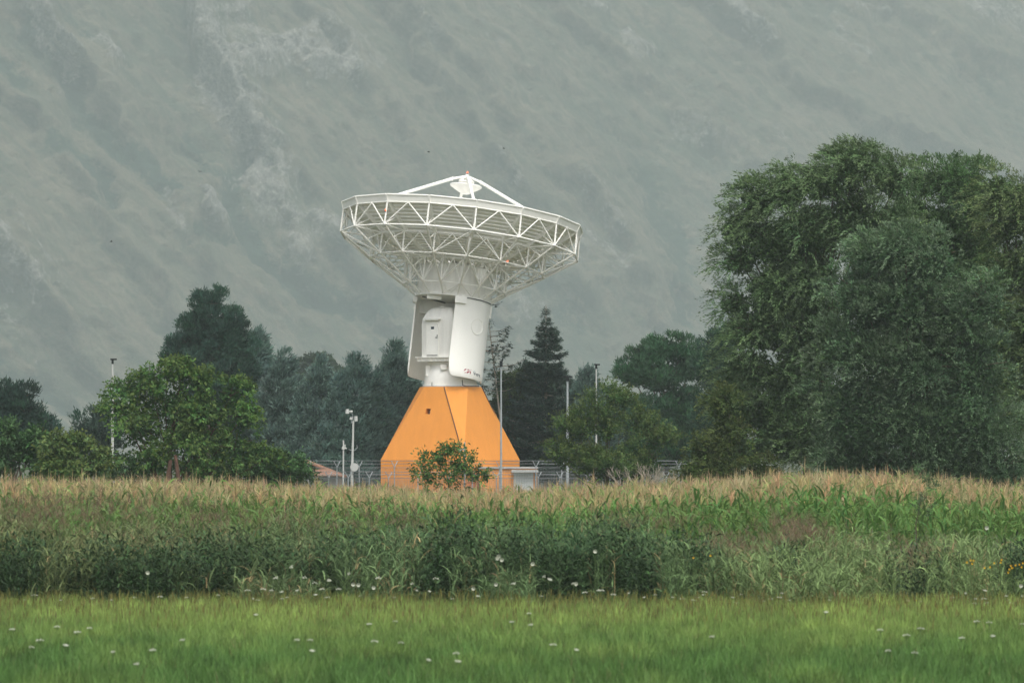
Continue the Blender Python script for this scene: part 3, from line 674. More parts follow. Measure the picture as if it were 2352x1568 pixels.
def house():
    d = 366.; a = at(640, 1060, d); b = at(770, 1060, d)
    root = empty('house', ((a[0] + b[0]) / 2, d, 0), 'low house with terracotta tiled roof, partly hidden behind the left fences', 'house')
    zr = zt(1056, d); ze = zt(1092, d); x0 = at(655, 0, d)[0]; xr = at(700, 0, d)[0]; x1 = at(790, 0, d)[0]
    MB().box((x0 + .3, d + .4, 0), (x1 - .3, d + 6, ze - .05)).build('wall', M['plaster'], root)
    rf = MB(); xl = 2 * xr - x1
    for y0, y1 in ((d - .2, d + 6.4),):
        rf.add([(xl, y0, ze), (xr, y0, zr), (x1, y0, ze), (xl, y1, ze), (xr, y1, zr), (x1, y1, ze), (xl, y0, ze - .12), (xr, y0, zr - .12), (x1, y0, ze - .12), (xl, y1, ze - .12), (xr, y1, zr - .12), (x1, y1, ze - .12)],
               [(0, 1, 4, 3), (1, 2, 5, 4), (6, 9, 10, 7), (7, 10, 11, 8), (0, 6, 7, 1), (1, 7, 8, 2), (3, 4, 10, 9), (4, 5, 11, 10), (0, 3, 9, 6), (2, 8, 11, 5)])
        # hipped front slope
        rf.add([(xl, d - 1.6, ze), (x1, d - 1.6, ze), (x1 - 1.2, d + 1.2, ze + .55), (xr, d + 1.6, zr + .02), (xl, d + 1.2, ze + .55)], [(0, 1, 2, 3, 4)])
    rf.build('roof', M['tile'], root)
    MB().box((at(742, 0, d)[0], d + .32, 1.0), (at(752, 0, d)[0], d + .397, 1.7)).build('window', M['glass'], root)
    q = at(880, 1126, 345); rk = MB(); random.seed(3)
    for i in range(26):
        c = q + [random.uniform(-1.6, 1.6), random.uniform(-.5, .5), 0]; c[2] = 0; r = random.uniform(.25, .5); vs = []
        top = .95 - abs(c[0] - q[0]) * .3
        for t in range(7): vs.append(c + [math.cos(t * .9) * r * random.uniform(.7, 1), math.sin(t * .9) * r, top * random.uniform(.5, .8)])
        for t in range(7): vs.append(c + [math.cos(t * .9) * r, math.sin(t * .9) * r, 0])
        vs.append(c + [0, 0, top]); rk.add(vs, [(t, 7 + t, 7 + (t + 1) % 7, (t + 1) % 7) for t in range(7)] + [(t, (t + 1) % 7, 14) for t in range(7)])
    tag(rk.build('rubble_heap', M['rockm'], loc=(q[0], q[1], 0)), 'low heap of pale rubble at the fence left of the orange building', 'heap')
house()

# ------------------------------------------------------------------ trees
def trunk_mesh(root, segs, m='bark', name='trunk'):
    mb = MB()
    for pts, r in segs: mb.path(pts, r, 7)
    return mb.build(name, M[m], root)

def crown_pts(lobes, d, sub_density, seedwave=.22, margin=0):
    """centres and outward directions of sub-clumps over a union of ellipsoids (pixel lobes -> metres)"""
    P = []; U = []; Rr = []
    for lb in lobes:
        x, y, rx, ry = lb[:4]; dy = lb[4] if len(lb) > 4 else 0; dd = d + dy
        a, c = rx / F * dd, ry / F * dd; a = max(a - margin, a * .45); c = max(c - margin, c * .45); b = (a + c) / 2
        area = 4 * math.pi * (((a * b) ** 1.6 + (a * c) ** 1.6 + (b * c) ** 1.6) / 3) ** (1 / 1.6)
        n = max(6, int(area * sub_density)); u = rdir(n * 3)
        keep = (u[:, 1] < .2) | (RNG.random(n * 3) < .3); u = u[keep][:n]
        k = RNG.normal(size=(5, 3)) * 2.6; ph = RNG.random(5) * 6; wv = 1 + seedwave * np.mean(np.cos(u @ k.T + ph), 1) * 1.6
        rr = 1 - np.abs(RNG.normal(size=len(u))) * .16; inner = RNG.random(len(u)) < .25; rr = np.where(inner, rr * .55, rr)
        p = at(x, y, dd) + u * np.array([a, b, c]) * (rr * wv)[:, None]
        P.append(p); U.append(u); 
    P = np.concatenate(P); U = np.concatenate(U); ok = P[:, 2] > .2
    return P[ok], U[ok]

def broadleaf(name, label, cat, d, lobes, sub=.9, subr=.5, shoots=14, sl=.55, nl=12, L=.15, W=.05, col=(.06, .1, .03), up=.35, droop=.4, leafdroop=.3, wind=(0, 0, 0), m='leaf', group=None, trunk=None, trunkm='bark', trunk_r=.2, amp=.2, clumpamp=.22, limbs=True, tip=None, spread=.6, core=30, mg=.8, fill=(), tdy=0):
    P, U = crown_pts(lobes, d, sub, margin=subr * mg + sl * mg * .5); n = len(P)
    xg = np.mean([l[0] for l in lobes]) if trunk is None else trunk[0]
    root = empty(name, ((xg - CX) / F * d, d, 0), label, cat, group)
    # shoots around every sub-clump, on its outer and upper side
    N = n * shoots; pc = np.repeat(P, shoots, 0); uo = np.repeat(U, shoots, 0)
    v = unit(rdir(N) + uo * .75 + np.array([0, 0, .55])); st = pc + v * (subr * (1 - np.abs(RNG.normal(size=N)) * .22).clip(.2, 1) * (1 + RNG.normal(size=N) * .08))[:, None] * np.array([1.1, 1.1, .85])
    sdv = unit(v * .7 + uo * .35 + np.array([0, 0, up]) + rdir(N) * .45 + np.array(wind) * .6)
    shl = sl * RNG.uniform(.55, 1.25, N)
    ct = np.repeat(jit(np.array(col), n, clumpamp, .07), shoots, 0) * np.clip(1 + RNG.normal(size=(N, 1)) * .22, .5, 1.7)
    sn = unit(rdir(N) * .75 + v * .8 + np.array([0, 0, .35]))
    t = np.tile(np.linspace(.12, 1, nl), N); rep = lambda a: np.repeat(a, nl, 0)
    pos = rep(st) + rep(sdv) * (t * rep(shl))[:, None] + np.array([0, 0, -1]) * (droop * t ** 2 * rep(shl))[:, None] + RNG.normal(size=(N * nl, 3)) * .02
    pos = pos + RNG.normal(size=pos.shape) * L * .25
    dr = unit(rep(sdv) * .7 + rdir(N * nl) * spread + np.array([0, 0, -leafdroop]) + np.array(wind))
    tt = rep(ct) * np.clip(1 + RNG.normal(size=(N * nl, 1)) * amp, .5, 1.8)
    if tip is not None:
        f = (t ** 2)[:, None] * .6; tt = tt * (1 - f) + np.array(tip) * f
    sz = RNG.uniform(.65, 1.2, N * nl)
    V, Q, C = leaves(pos, dr, L * sz, W * sz, tt, unit(rep(sn) + rdir(N * nl) * .45))
    # coarser foliage deep inside each bough, tinted darker to deepen the shade there
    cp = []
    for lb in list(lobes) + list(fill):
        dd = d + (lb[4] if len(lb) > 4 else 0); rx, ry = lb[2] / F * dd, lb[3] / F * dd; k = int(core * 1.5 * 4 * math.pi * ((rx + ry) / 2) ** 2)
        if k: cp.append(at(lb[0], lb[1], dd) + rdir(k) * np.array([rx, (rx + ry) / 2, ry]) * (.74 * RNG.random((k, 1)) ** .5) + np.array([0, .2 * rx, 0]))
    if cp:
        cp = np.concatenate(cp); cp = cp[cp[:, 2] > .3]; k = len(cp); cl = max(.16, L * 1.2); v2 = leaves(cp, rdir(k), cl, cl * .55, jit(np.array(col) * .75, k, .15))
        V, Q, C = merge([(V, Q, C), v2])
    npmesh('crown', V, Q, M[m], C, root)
    # wood: trunk(s) and limbs reaching the lobes
    segs = []; g = at(xg, YH, d + tdy); g[2] = 0
    top = at(xg + (trunk[1] if trunk else 0), np.mean([l[1] for l in lobes]), d + .4 + tdy * .5)
    bends = [g, g * .7 + top * .3 + [random.uniform(-.15, .15), 0, 0], g * .35 + top * .65 + [random.uniform(-.2, .2), 0, 0], top]
    segs.append((bends, [trunk_r, trunk_r * .8, trunk_r * .6, trunk_r * .4]))
    if limbs:
        for lb in lobes:
            e = at(lb[0], lb[1], d + (lb[4] if len(lb) > 4 else 0)); s0 = bends[1] if lb[1] > 900 else bends[2]
            mid = s0 * .5 + e * .5 + [0, 0, -.25]; segs.append(([s0, mid, e], [trunk_r * .3, trunk_r * .2, trunk_r * .10]))
            for q in range(5):
                u = rdir(1)[0]; u[2] = abs(u[2]); r_ = np.array([lb[2], (lb[2] + lb[3]) / 2, lb[3]]) / F * d * .85
                segs.append(([e, e + u * r_ * .5 + [0, 0, .05], e + u * r_], [trunk_r * .14, trunk_r * .08, .012]))
    trunk_mesh(root, segs, trunkm)
    return root

def conifer(name, label, px, ytop, ybot, hw, d, col, trunk_col='bark', group=None, levels=34, nb=7, droop=.25, upturn=.35, spray=.34, sw=.14, dens=9, shape=.85, lean=0, bare=0, minlen=.12, cat='conifer', trunk_r=.18, fill=1., hang=.25):
    """hw: half width in pixels at the base of the crown"""
    top = at(px + lean, ytop, d); base = at(px, YH, d); base[2] = 0; zb = zt(ybot, d); H = top[2] - zb; w = hw / F * d
    root = empty(name, (base[0], d, 0), label, cat, group); C0 = []; segs = [([base, base * .5 + top * .5, top], [trunk_r, trunk_r * .6, .02])]
    pos = []; dr = []; tn = []; szs = []
    axis = lambda z: base + (top - base) * (z / top[2])
    for i in range(levels):
        t = (i + random.uniform(-.5, .5)) / levels; t = min(max(t, 0), .985); z = zb + H * t
        Lb = w * ((1 - t) ** shape) ; k = max(3, int(nb * (.6 + .4 * (1 - t))))
        a0 = random.uniform(0, 6.28)
        for j in range(k):
            if random.random() > fill: continue
            a = a0 + 6.283 * j / k + random.uniform(-.35, .35); L = max(minlen, Lb * random.uniform(.48, 1.2)); o = np.array([math.cos(a), math.sin(a), 0])
            if o[1] > .5 and random.random() < .4: continue
            o3 = axis(z + random.uniform(-.15, .15)); n = max(3, int(L * dens)); s = np.linspace(.15 if L > 1 else .05, 1, n)
            path = o3 + o * (s * L)[:, None] + np.array([0, 0, 1.]) * ((-droop * s + upturn * s ** 2.4) * L)[:, None]
            segs.append(([o3, path[n // 2], path[-1]], [max(.02, L * .018), max(.014, L * .011), .008]))
            sub = 5 if bare == 0 else 3
            # side sprays left and right of each branch
            side = np.array([-math.sin(a), math.cos(a), 0]); lat = (1 - s) * .35 * L + .10
            for q in range(sub):
                f = RNG.uniform(-1, 1, n); p = path + side * (f * lat)[:, None] + RNG.normal(size=(n, 3)) * .05
                p[:, 2] -= np.abs(f) * lat * .15
                keep = (RNG.random(n) < (1 - bare)) if bare else np.ones(n, bool)
                if bare: keep &= s > .45
                dv = unit(o * .9 + side * f[:, None] * .9 + np.array([0, 0, upturn * .9 - hang]) + rdir(n) * .35)
                pos.append(p[keep]); dr.append(dv[keep]); szs.append(np.full(keep.sum(), min(1, .35 + L * .8))); tn.append(np.repeat(jit(col, 1, .16), keep.sum(), 0))
    pos = np.concatenate(pos); dr = np.concatenate(dr); tn = np.concatenate(tn); n = len(pos); szf = np.concatenate(szs)
    nr = unit(np.array([0, 0, 1.]) + rdir(n) * .8); ks = 3; allp = []
    for q in range(ks):
        allp.append(leaves(pos + RNG.normal(size=(n, 3)) * spray * .22, unit(dr + rdir(n) * .45), spray * szf * RNG.uniform(.5, 1.1, n), sw * szf * RNG.uniform(.6, 1.2, n), tn * np.clip(1 + RNG.normal(size=(n, 1)) * .22, .5, 1.7), nr))
    V, Q, C = merge(allp); ok = V.reshape(-1, 4, 3)[:, :, 2].min(1) > .05
    V = V.reshape(-1, 4, 3)[ok].reshape(-1, 3); C = C.reshape(-1, 4, 3)[ok].reshape(-1, 3); Q = np.arange(len(V)).reshape(-1, 4)
    npmesh('crown', V, Q, M['needle'], C, root)
    trunk_mesh(root, segs, trunk_col)
    return root

random.seed(21)
CON = 'conifers standing behind the compound'
PINE = dict(mg=.55, sub=1.15, subr=.55, shoots=24, sl=.34, nl=9, L=.26, W=.06, up=.75, droop=0, leafdroop=-.35, m='needle', spread=.55, clumpamp=.14)
# black pine at the left
broadleaf('pine_tree', 'tallest dark pine with domed top rising behind the broad green tree', 'pine', 392,
          [(480, 700, 40, 42), (455, 740, 50, 40), (520, 750, 45, 45), (430, 790, 50, 36), (500, 800, 60, 50), (550, 800, 38, 55), (400, 815, 26, 26), (450, 840, 62, 40), (560, 850, 42, 50), (500, 890, 90, 60), (480, 980, 90, 80, 3)], col=(.028, .074, .048), trunk=(480, 0), trunk_r=.25, group=CON, **PINE)
broadleaf('pine_tree', 'dark bushy pine at the far left edge, behind the green shrubs', 'pine', 330,
          [(40, 920, 45, 42), (0, 930, 45, 50), (70, 960, 50, 45), (95, 990, 36, 40), (20, 1010, 80, 60), (-40, 1000, 60, 70)], col=(.026, .060, .042), trunk=(30, 0), trunk_r=.2, group=CON, **PINE)
broadleaf('pine_tree', 'small dark pine between far-left shrubs and broad green tree, beside a lamp post', 'pine', 350,
          [(235, 950, 36, 30), (215, 985, 45, 36), (250, 1000, 40, 50), (190, 1020, 30, 30), (225, 1060, 55, 40)], col=(.034, .066, .048), trunk=(230, 0), trunk_r=.14, group=CON, **PINE)
broadleaf('pine_tree', 'broad green pine with tufted top between lamp posts and the willows', 'pine', 385,
          [(1520, 800, 46, 34), (1560, 810, 40, 36), (1480, 815, 36, 34), (1450, 860, 38, 36), (1590, 830, 36, 40), (1510, 860, 70, 50), (1440, 930, 34, 40), (1560, 930, 70, 60), (1480, 960, 60, 60), (1540, 1030, 90, 60), (1470, 1060, 60, 50)], col=(.038, .100, .044), trunk=(1530, 0), trunk_r=.25, group=CON, **PINE)
broadleaf('pine_tree', 'dark pine tucked against the left edge of the big willows', 'pine', 380,
          [(1640, 800, 34, 28), (1670, 790, 40, 40), (1635, 850, 50, 45), (1680, 880, 60, 60), (1640, 950, 60, 70), (1650, 1040, 70, 60)], col=(.030, .078, .042), trunk=(1650, 0), trunk_r=.2, group=CON, **PINE)

BLUE = (.098, .180, .152)
def cone(px, yt, yb, hw, shape=.8, seed=1, fat=1.):
    rr = random.Random(seed); out = [(px, yt + 14, 5, 16), (px + rr.uniform(-2, 2), yt + 32, 12, 16), (px + rr.uniform(-6, 6), yt + 48, 22, 16)]; y = yt + 52
    while y < yb:
        t = (y - yt) / (yb - yt); w_ = hw * t ** shape; k = max(1, int(w_ / 26)); 
        for q in range(-k, k + 1):
            f = q / max(k, 1); r_ = max(13, w_ / (k + .6) * .62) * fat
            out.append((px + f * w_ * .82 + rr.uniform(-6, 6), y + abs(f) * 14 + rr.uniform(-9, 9), r_ * rr.uniform(.85, 1.25), r_ * rr.uniform(.55, .8), -(1 - abs(f)) * w_ / F * 390 * .6))
        y += 24 + 8 * t
    return out
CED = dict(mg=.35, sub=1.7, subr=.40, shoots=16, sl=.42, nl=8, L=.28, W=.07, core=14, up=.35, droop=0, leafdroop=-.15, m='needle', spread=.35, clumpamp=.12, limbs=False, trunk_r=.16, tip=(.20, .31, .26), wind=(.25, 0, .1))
def cedar(label, px, yt, yb, hw, d, col, name='cedar_tree', shape=.8, **k):
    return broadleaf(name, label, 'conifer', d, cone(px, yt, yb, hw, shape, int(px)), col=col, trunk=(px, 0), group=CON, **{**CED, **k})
cedar('blue-green cedar directly right of the tallest dark pine', 592, 768, 1100, 105, 398, BLUE)
cedar('slender-topped blue-green cedar in front of the hazy round tree', 655, 815, 1110, 85, 394, (.06, .108, .090), shape=.7)
cedar('low blue-green cedar right of the slender-topped cedar, below the hazy round tree', 735, 832, 1110, 95, 390, (.068, .118, .10), shape=.6)
cedar('wide blue-green cedar behind the instrument mast', 822, 822, 1110, 125, 386, BLUE, shape=.65)
cedar('blue-green cedar whose top peeks up just left of the white antenna', 905, 797, 1110, 120, 392, (.068, .122, .10), shape=.7)
# right of the antenna
DK = dict(tip=(.07, .11, .07), L=.26)
conifer('spruce_tree', 'pointed dark spruce with open tiered branches right of the antenna', 1254, 700, 1090, 128, 388, (.045, .080, .058), group=CON, levels=38, nb=11, droop=.30, upturn=.34, spray=.28, sw=.09, dens=14, shape=.92, fill=.92, hang=.3, trunk_col='palebark', minlen=.1)
conifer('dying_spruce', 'sparse half-dead spruce with bare leaning trunk beside the antenna skirt', 1172, 690, 900, 74, 384, (.045, .075, .05), group=CON, levels=17, nb=5, droop=.05, upturn=.30, spray=.26, sw=.085, dens=9, shape=.35, lean=-55, bare=.25, fill=.75, trunk_col='palebark', minlen=.9, trunk_r=.10)
cedar('dark dense conifer low behind the right side of the orange building', 1205, 845, 1110, 120, 394, (.034, .062, .042), 'spruce_tree', .5, **DK)
cedar('dark conifer filling the gap between spruce and flat-headed lamp post', 1290, 862, 1110, 100, 396, (.032, .058, .044), 'spruce_tree', .5, **DK)
cedar('dark conifer filling the low gap between the pale lamp post and the broad green pine', 1405, 905, 1110, 85, 399, (.034, .064, .046), 'spruce_tree', .5, **DK)
cedar('small blue-green cedar behind the pale lamp post', 1345, 852, 1100, 75, 392, (.07, .118, .10), shape=.62)
broadleaf('leafy_tree', 'yellow-green leafy tree between antenna pedestal and pointed spruce', 'tree', 389, [(1165, 880, 40, 32), (1200, 870, 32, 26), (1150, 930, 36, 40), (1190, 940, 40, 50)], sub=.9, subr=.5, shoots=12, sl=.4, nl=10, L=.2, W=.09, col=(.06, .095, .03), trunk=(1175, 0))
broadleaf('round_tree', 'hazy round-crowned tree far behind the blue-green cedars', 'tree', 900, [(730, 845, 62, 44), (690, 870, 40, 40), (775, 870, 40, 40), (730, 930, 80, 70)], sub=.16, subr=1.4, shoots=16, sl=1.1, nl=14, L=.42, W=.2, col=(.05, .09, .04), trunk=(730, 0), trunk_r=.4)

# broad green tree and shrubs at left
G1 = dict(sub=1.5, subr=.48, shoots=18, sl=.42, nl=11, L=.15, W=.08, up=.35, droop=.3, leafdroop=.5, clumpamp=.2)
broadleaf('leafy_tree', 'broad bright-green leafy tree with reddish trunks, left of the compound', 'tree', 232,
          [(345, 870, 45, 40), (415, 860, 52, 40), (460, 880, 42, 40), (300, 900, 50, 36), (280, 940, 36, 36), (380, 930, 90, 60), (470, 950, 70, 55), (530, 910, 45, 36), (555, 960, 36, 50), (320, 990, 70, 55), (430, 1010, 100, 60), (540, 1030, 55, 45), (350, 1060, 80, 40), (480, 1075, 90, 40), (600, 1060, 30, 30)], col=(.068, .150, .045), trunk=(398, 0), trunkm='ivybark', trunk_r=.16, **{**G1, 'tip': (.12, .15, .03)})
trunk_extra = MB(); g = at(372, YH, 231); g[2] = 0; trunk_extra.path([g, g + [.1, 0, 1.4], g + [.35, 0, 3.2]], [.16, .13, .08], 7)
g2 = at(420, YH, 230); g2[2] = 0; trunk_extra.path([g2, g2 + [-.05, 0, 1.5], g2 + [-.3, 0, 3.4]], [.13, .11, .07], 7)
trunk_extra.build('trunk', M['ivybark'], bpy.data.objects['leafy_tree.001'])
G2 = {**G1, 'sub': 1.9, 'subr': .38}
broadleaf('shrub', 'leafy green shrub at the left edge in front of the dark pine', 'shrub', 225, [(15, 1010, 45, 40), (60, 1040, 50, 45), (0, 1070, 60, 50), (95, 1010, 18, 40), (100, 1075, 50, 40)], col=(.062, .125, .045), trunk=(40, 0), trunk_r=.07, **G2)
broadleaf('shrub', 'bright green shrub between the left-edge shrub and the broad tree', 'shrub', 222, [(140, 1050, 50, 45), (180, 1040, 32, 40), (220, 1070, 50, 36), (160, 1090, 80, 30), (120, 1030, 30, 40)], col=(.075, .14, .045), trunk=(170, 0), trunk_r=.07, **{**G2, 'tip': (.15, .17, .04)})
broadleaf('shrub', 'low green shrub left of the red-roofed house, under the cedars', 'shrub', 236, [(610, 1065, 45, 30), (660, 1062, 40, 28), (570, 1085, 45, 35), (640, 1100, 70, 36), (690, 1090, 28, 32)], col=(.065, .125, .05), trunk=(630, 0), trunk_r=.07, **G2)
broadleaf('shrub', 'dark shrub at the foot of the broad tree beside its trunks', 'shrub', 240, [(265, 1085, 50, 35), (330, 1095, 50, 30), (480, 1100, 80, 28)], col=(.045, .085, .035), trunk=(300, 0), trunk_r=.06, **G2)
# yellowish shrub right of centre
broadleaf('shrub', 'tall yellow-green shrub with spiky top in front of the lamp posts', 'shrub', 262,
          [(1402, 915, 13, 30), (1436, 925, 10, 26), (1365, 935, 12, 26), (1300, 985, 20, 10), (1340, 965, 18, 12), (1505, 985, 12, 22), (1465, 975, 12, 26), (1280, 1040, 16, 10), (1525, 1010, 10, 12), (1395, 960, 26, 40), (1390, 990, 34, 40), (1330, 1000, 36, 22), (1350, 1055, 52, 28), (1462, 1045, 46, 28), (1400, 1080, 100, 40), (1500, 1020, 28, 22), (1300, 1060, 34, 24), (1490, 1075, 40, 40)], col=(.062, .125, .038), trunk=(1395, 0), trunk_r=.08, tip=(.15, .18, .05), core=34, mg=.75, sub=2.6, subr=.30, shoots=13, sl=.62, nl=14, L=.12, W=.06, up=.7, droop=.1, leafdroop=.2)
# dead pale shrub
def dead_shrub():
    random.seed(5); g = at(1470, YH, 256); g[2] = 0; root = empty('dead_shrub', g, 'bare pale dead shrub in front of the yellow-green shrub', 'shrub'); mb = MB()
    def grow(p, d_, L, r, n):
        q = p + d_ * L; mb.tube(p, q, r, 5, r * .7)
        if n == 0: return
        for _ in range(random.choice((2, 3))): grow(q, unit(d_ + np.array([random.uniform(-.6, .6), random.uniform(-.5, .5), random.uniform(-.1, .3)])), L * random.uniform(.6, .85), r * .65, n - 1)
    for k in range(4): grow(g + [random.uniform(-.2, .2), 0, 0], unit(np.array([random.uniform(-.35, .35), 0, 1.])), .95, .035, 5)
    mb.build('branches', M['palebark'], root)
dead_shrub()
# big-leaved bush in front of the orange building
broadleaf('leafy_bush', 'dark large-leaved bush silhouetted against the foot of the orange building', 'bush', 235,
          [(1030, 1055, 26, 28), (985, 1068, 30, 26), (1070, 1070, 26, 28), (1020, 1090, 60, 28), (960, 1096, 34, 26), (1090, 1096, 30, 26), (1040, 1038, 12, 20), (1040, 1115, 70, 22)], sub=1.7, subr=.2, shoots=9, sl=.50, nl=10, L=.14, W=.068, col=(.075, .155, .040), up=.75, droop=.25, leafdroop=.7, trunk=(1025, 0), trunk_r=.05, core=0)

# willows
def tilt(lobes): return [(x, y, a * 1.04, b * 1.04, (y - 640) / 400 * 2.6) for x, y, a, b in lobes]
WL = dict(mg=.5, tdy=3.6, core=95, shoots=24, sl=.72, nl=17, L=.135, W=.040, up=.25, droop=.5, leafdroop=.25, wind=(-.35, 0, 0), m='glossleaf', sub=.95, subr=.72, amp=.28, clumpamp=.2, spread=.4)
wg = 'big willows on the right'
broadleaf('willow_tree', 'tallest olive-green willow with wispy crest, left in the willow group', 'willow', 236,
          tilt([(1950, 372, 20, 34), (1990, 376, 20, 28), (1925, 392, 16, 26), (2065, 412, 14, 24), (1815, 415, 22, 28), (1725, 455, 20, 30), (2040, 410, 40, 44), (2050, 520, 60, 60), (2000, 560, 80, 80), (2030, 640, 70, 70), (1965, 385, 56, 60), (1890, 420, 70, 55), (1810, 440, 60, 50), (1740, 470, 50, 48), (1700, 530, 55, 50), (1780, 560, 90, 70), (1880, 520, 90, 70), (1960, 480, 60, 70), (1700, 600, 50, 40), (1760, 660, 60, 40), (1860, 640, 90, 70), (1690, 700, 48, 34), (1740, 760, 90, 60), (1850, 760, 100, 80), (1720, 850, 80, 60), (1830, 880, 110, 80), (1730, 950, 90, 60), (1830, 1010, 130, 70), (1700, 1040, 80, 50)]),
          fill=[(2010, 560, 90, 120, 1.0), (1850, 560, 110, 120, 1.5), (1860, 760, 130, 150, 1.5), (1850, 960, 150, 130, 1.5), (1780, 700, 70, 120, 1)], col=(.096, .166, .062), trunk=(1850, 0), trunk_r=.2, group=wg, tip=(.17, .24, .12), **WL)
broadleaf('willow_tree', 'greener round-topped willow second from the right behind the silvery one', 'willow', 242,
          tilt([(2180, 402, 30, 24), (2240, 412, 26, 24), (2120, 420, 55, 45), (2200, 430, 70, 55), (2250, 470, 50, 50), (2090, 490, 50, 60), (2150, 520, 90, 60), (2240, 560, 70, 70), (2060, 430, 36, 40), (2190, 660, 90, 80), (2200, 800, 110, 90), (2180, 960, 120, 90)]),
          fill=[(2080, 560, 90, 130, 1.5), (2190, 560, 110, 120, 1.5), (2310, 900, 90, 200, 2), (2150, 760, 130, 150, 1.5), (2150, 960, 150, 130, 1.5), (2270, 700, 90, 180, 1)], col=(.082, .160, .056), trunk=(2170, 0), trunk_r=.2, group=wg, tip=(.14, .22, .09), **{**WL, 'wind': (-.1, 0, .15)})
broadleaf('willow_tree', 'yellowish willow cut off by the right edge of the photo', 'willow', 238,
          tilt([(2290, 440, 50, 45), (2330, 460, 55, 50), (2370, 500, 60, 60), (2310, 520, 50, 55), (2350, 610, 80, 80), (2390, 740, 100, 100), (2340, 800, 80, 80), (2400, 920, 100, 110), (2400, 1040, 100, 70)]),
          col=(.098, .162, .056), trunk=(2360, 0), trunk_r=.2, group=wg, tip=(.18, .23, .09), **WL)
broadleaf('willow_tree', 'silver-leaved willow standing in front of the other big willows', 'willow', 226,
          tilt([(2080, 560, 70, 45), (2010, 590, 60, 55), (2140, 600, 70, 60), (1980, 680, 80, 80), (2080, 690, 100, 90), (2200, 720, 80, 80), (2260, 690, 60, 60), (1960, 800, 90, 80), (2080, 830, 120, 90), (2230, 850, 100, 90), (1960, 930, 100, 80), (2090, 960, 130, 90), (2240, 990, 110, 90), (1950, 1050, 110, 60), (2120, 1070, 150, 60), (2290, 1080, 90, 60)]),
          fill=[(2050, 720, 110, 120, 1.5), (2180, 760, 100, 120, 1.5), (2000, 950, 130, 130, 1.5), (2200, 960, 130, 130, 1.5)], col=(.080, .152, .068), trunk=(2090, 0), trunk_r=.2, group=wg, tip=(.19, .25, .16), **{**WL, 'wind': (-.2, 0, .2)})
broadleaf('shrub', 'yellowish low shrub at the left foot of the willows', 'shrub', 232,
          [(1655, 930, 38, 50), (1670, 1000, 50, 60), (1620, 1040, 45, 45), (1590, 1085, 36, 30), (1650, 1085, 70, 34), (1750, 1090, 70, 34)], col=(.070, .110, .030), trunk=(1650, 0), trunk_r=.08, tip=(.12, .13, .04), **{**WL, 'shoots': 24, 'sl': .45, 'W': .05, 'L': .12, 'nl': 12, 'm': 'leaf', 'subr': .55, 'sub': 1.0})

# ------------------------------------------------------------------ maize field
def maize_height(px):
    return np.interp(px, [-200, 0, 500, 900, 1250, 1500, 1700, 1950, 2100, 2300, 2500], [2.62, 2.60, 2.58, 2.36, 2.36, 2.55, 2.72, 2.80, 2.72, 2.45, 2.4])
def tassel(base, tcol, n_br=9, scale=1.):
    """tassels for all bases at once -> ribbon set"""
    n = len(base); parts = []
    up = ribbons(base, RNG.uniform(0, 6.28, n), .46 * scale * RNG.uniform(.8, 1.25, n), R_(88), RNG.uniform(0, .3, n), .032, 2, tcol)
    parts.append(up)
    for k in range(n_br):
        b = base + np.array([0, 0, 1.]) * (RNG.uniform(-.02, .14, n))[:, None]
        parts.append(ribbons(b, RNG.uniform(0, 6.28, n), scale * RNG.uniform(.20, .38, n), R_(RNG.uniform(48, 80)), RNG.uniform(.2, 1.2, n), .026, 2, tcol * RNG.uniform(.8, 1.2)))
    return parts
TAN = np.array([.47, .355, .20])
def maize_leaves(base, h, n_l, z0f, col, k=4):
    n = len(base); parts = []
    for j in range(n_l):
        f = z0f + (.93 - z0f) * j / max(1, n_l - 1); b = base + np.array([0, 0, 1.]) * (h * f)[:, None]
        az = RNG.uniform(0, 6.28, n); parts.append(ribbons(b, az, RNG.uniform(.55, .85, n) * (1.1 - .4 * f), RNG.uniform(.9, 1.3, n), RNG.uniform(1.1, 2.2, n), .075, k, col * RNG.uniform(.8, 1.2, (n, 1))))
    return parts
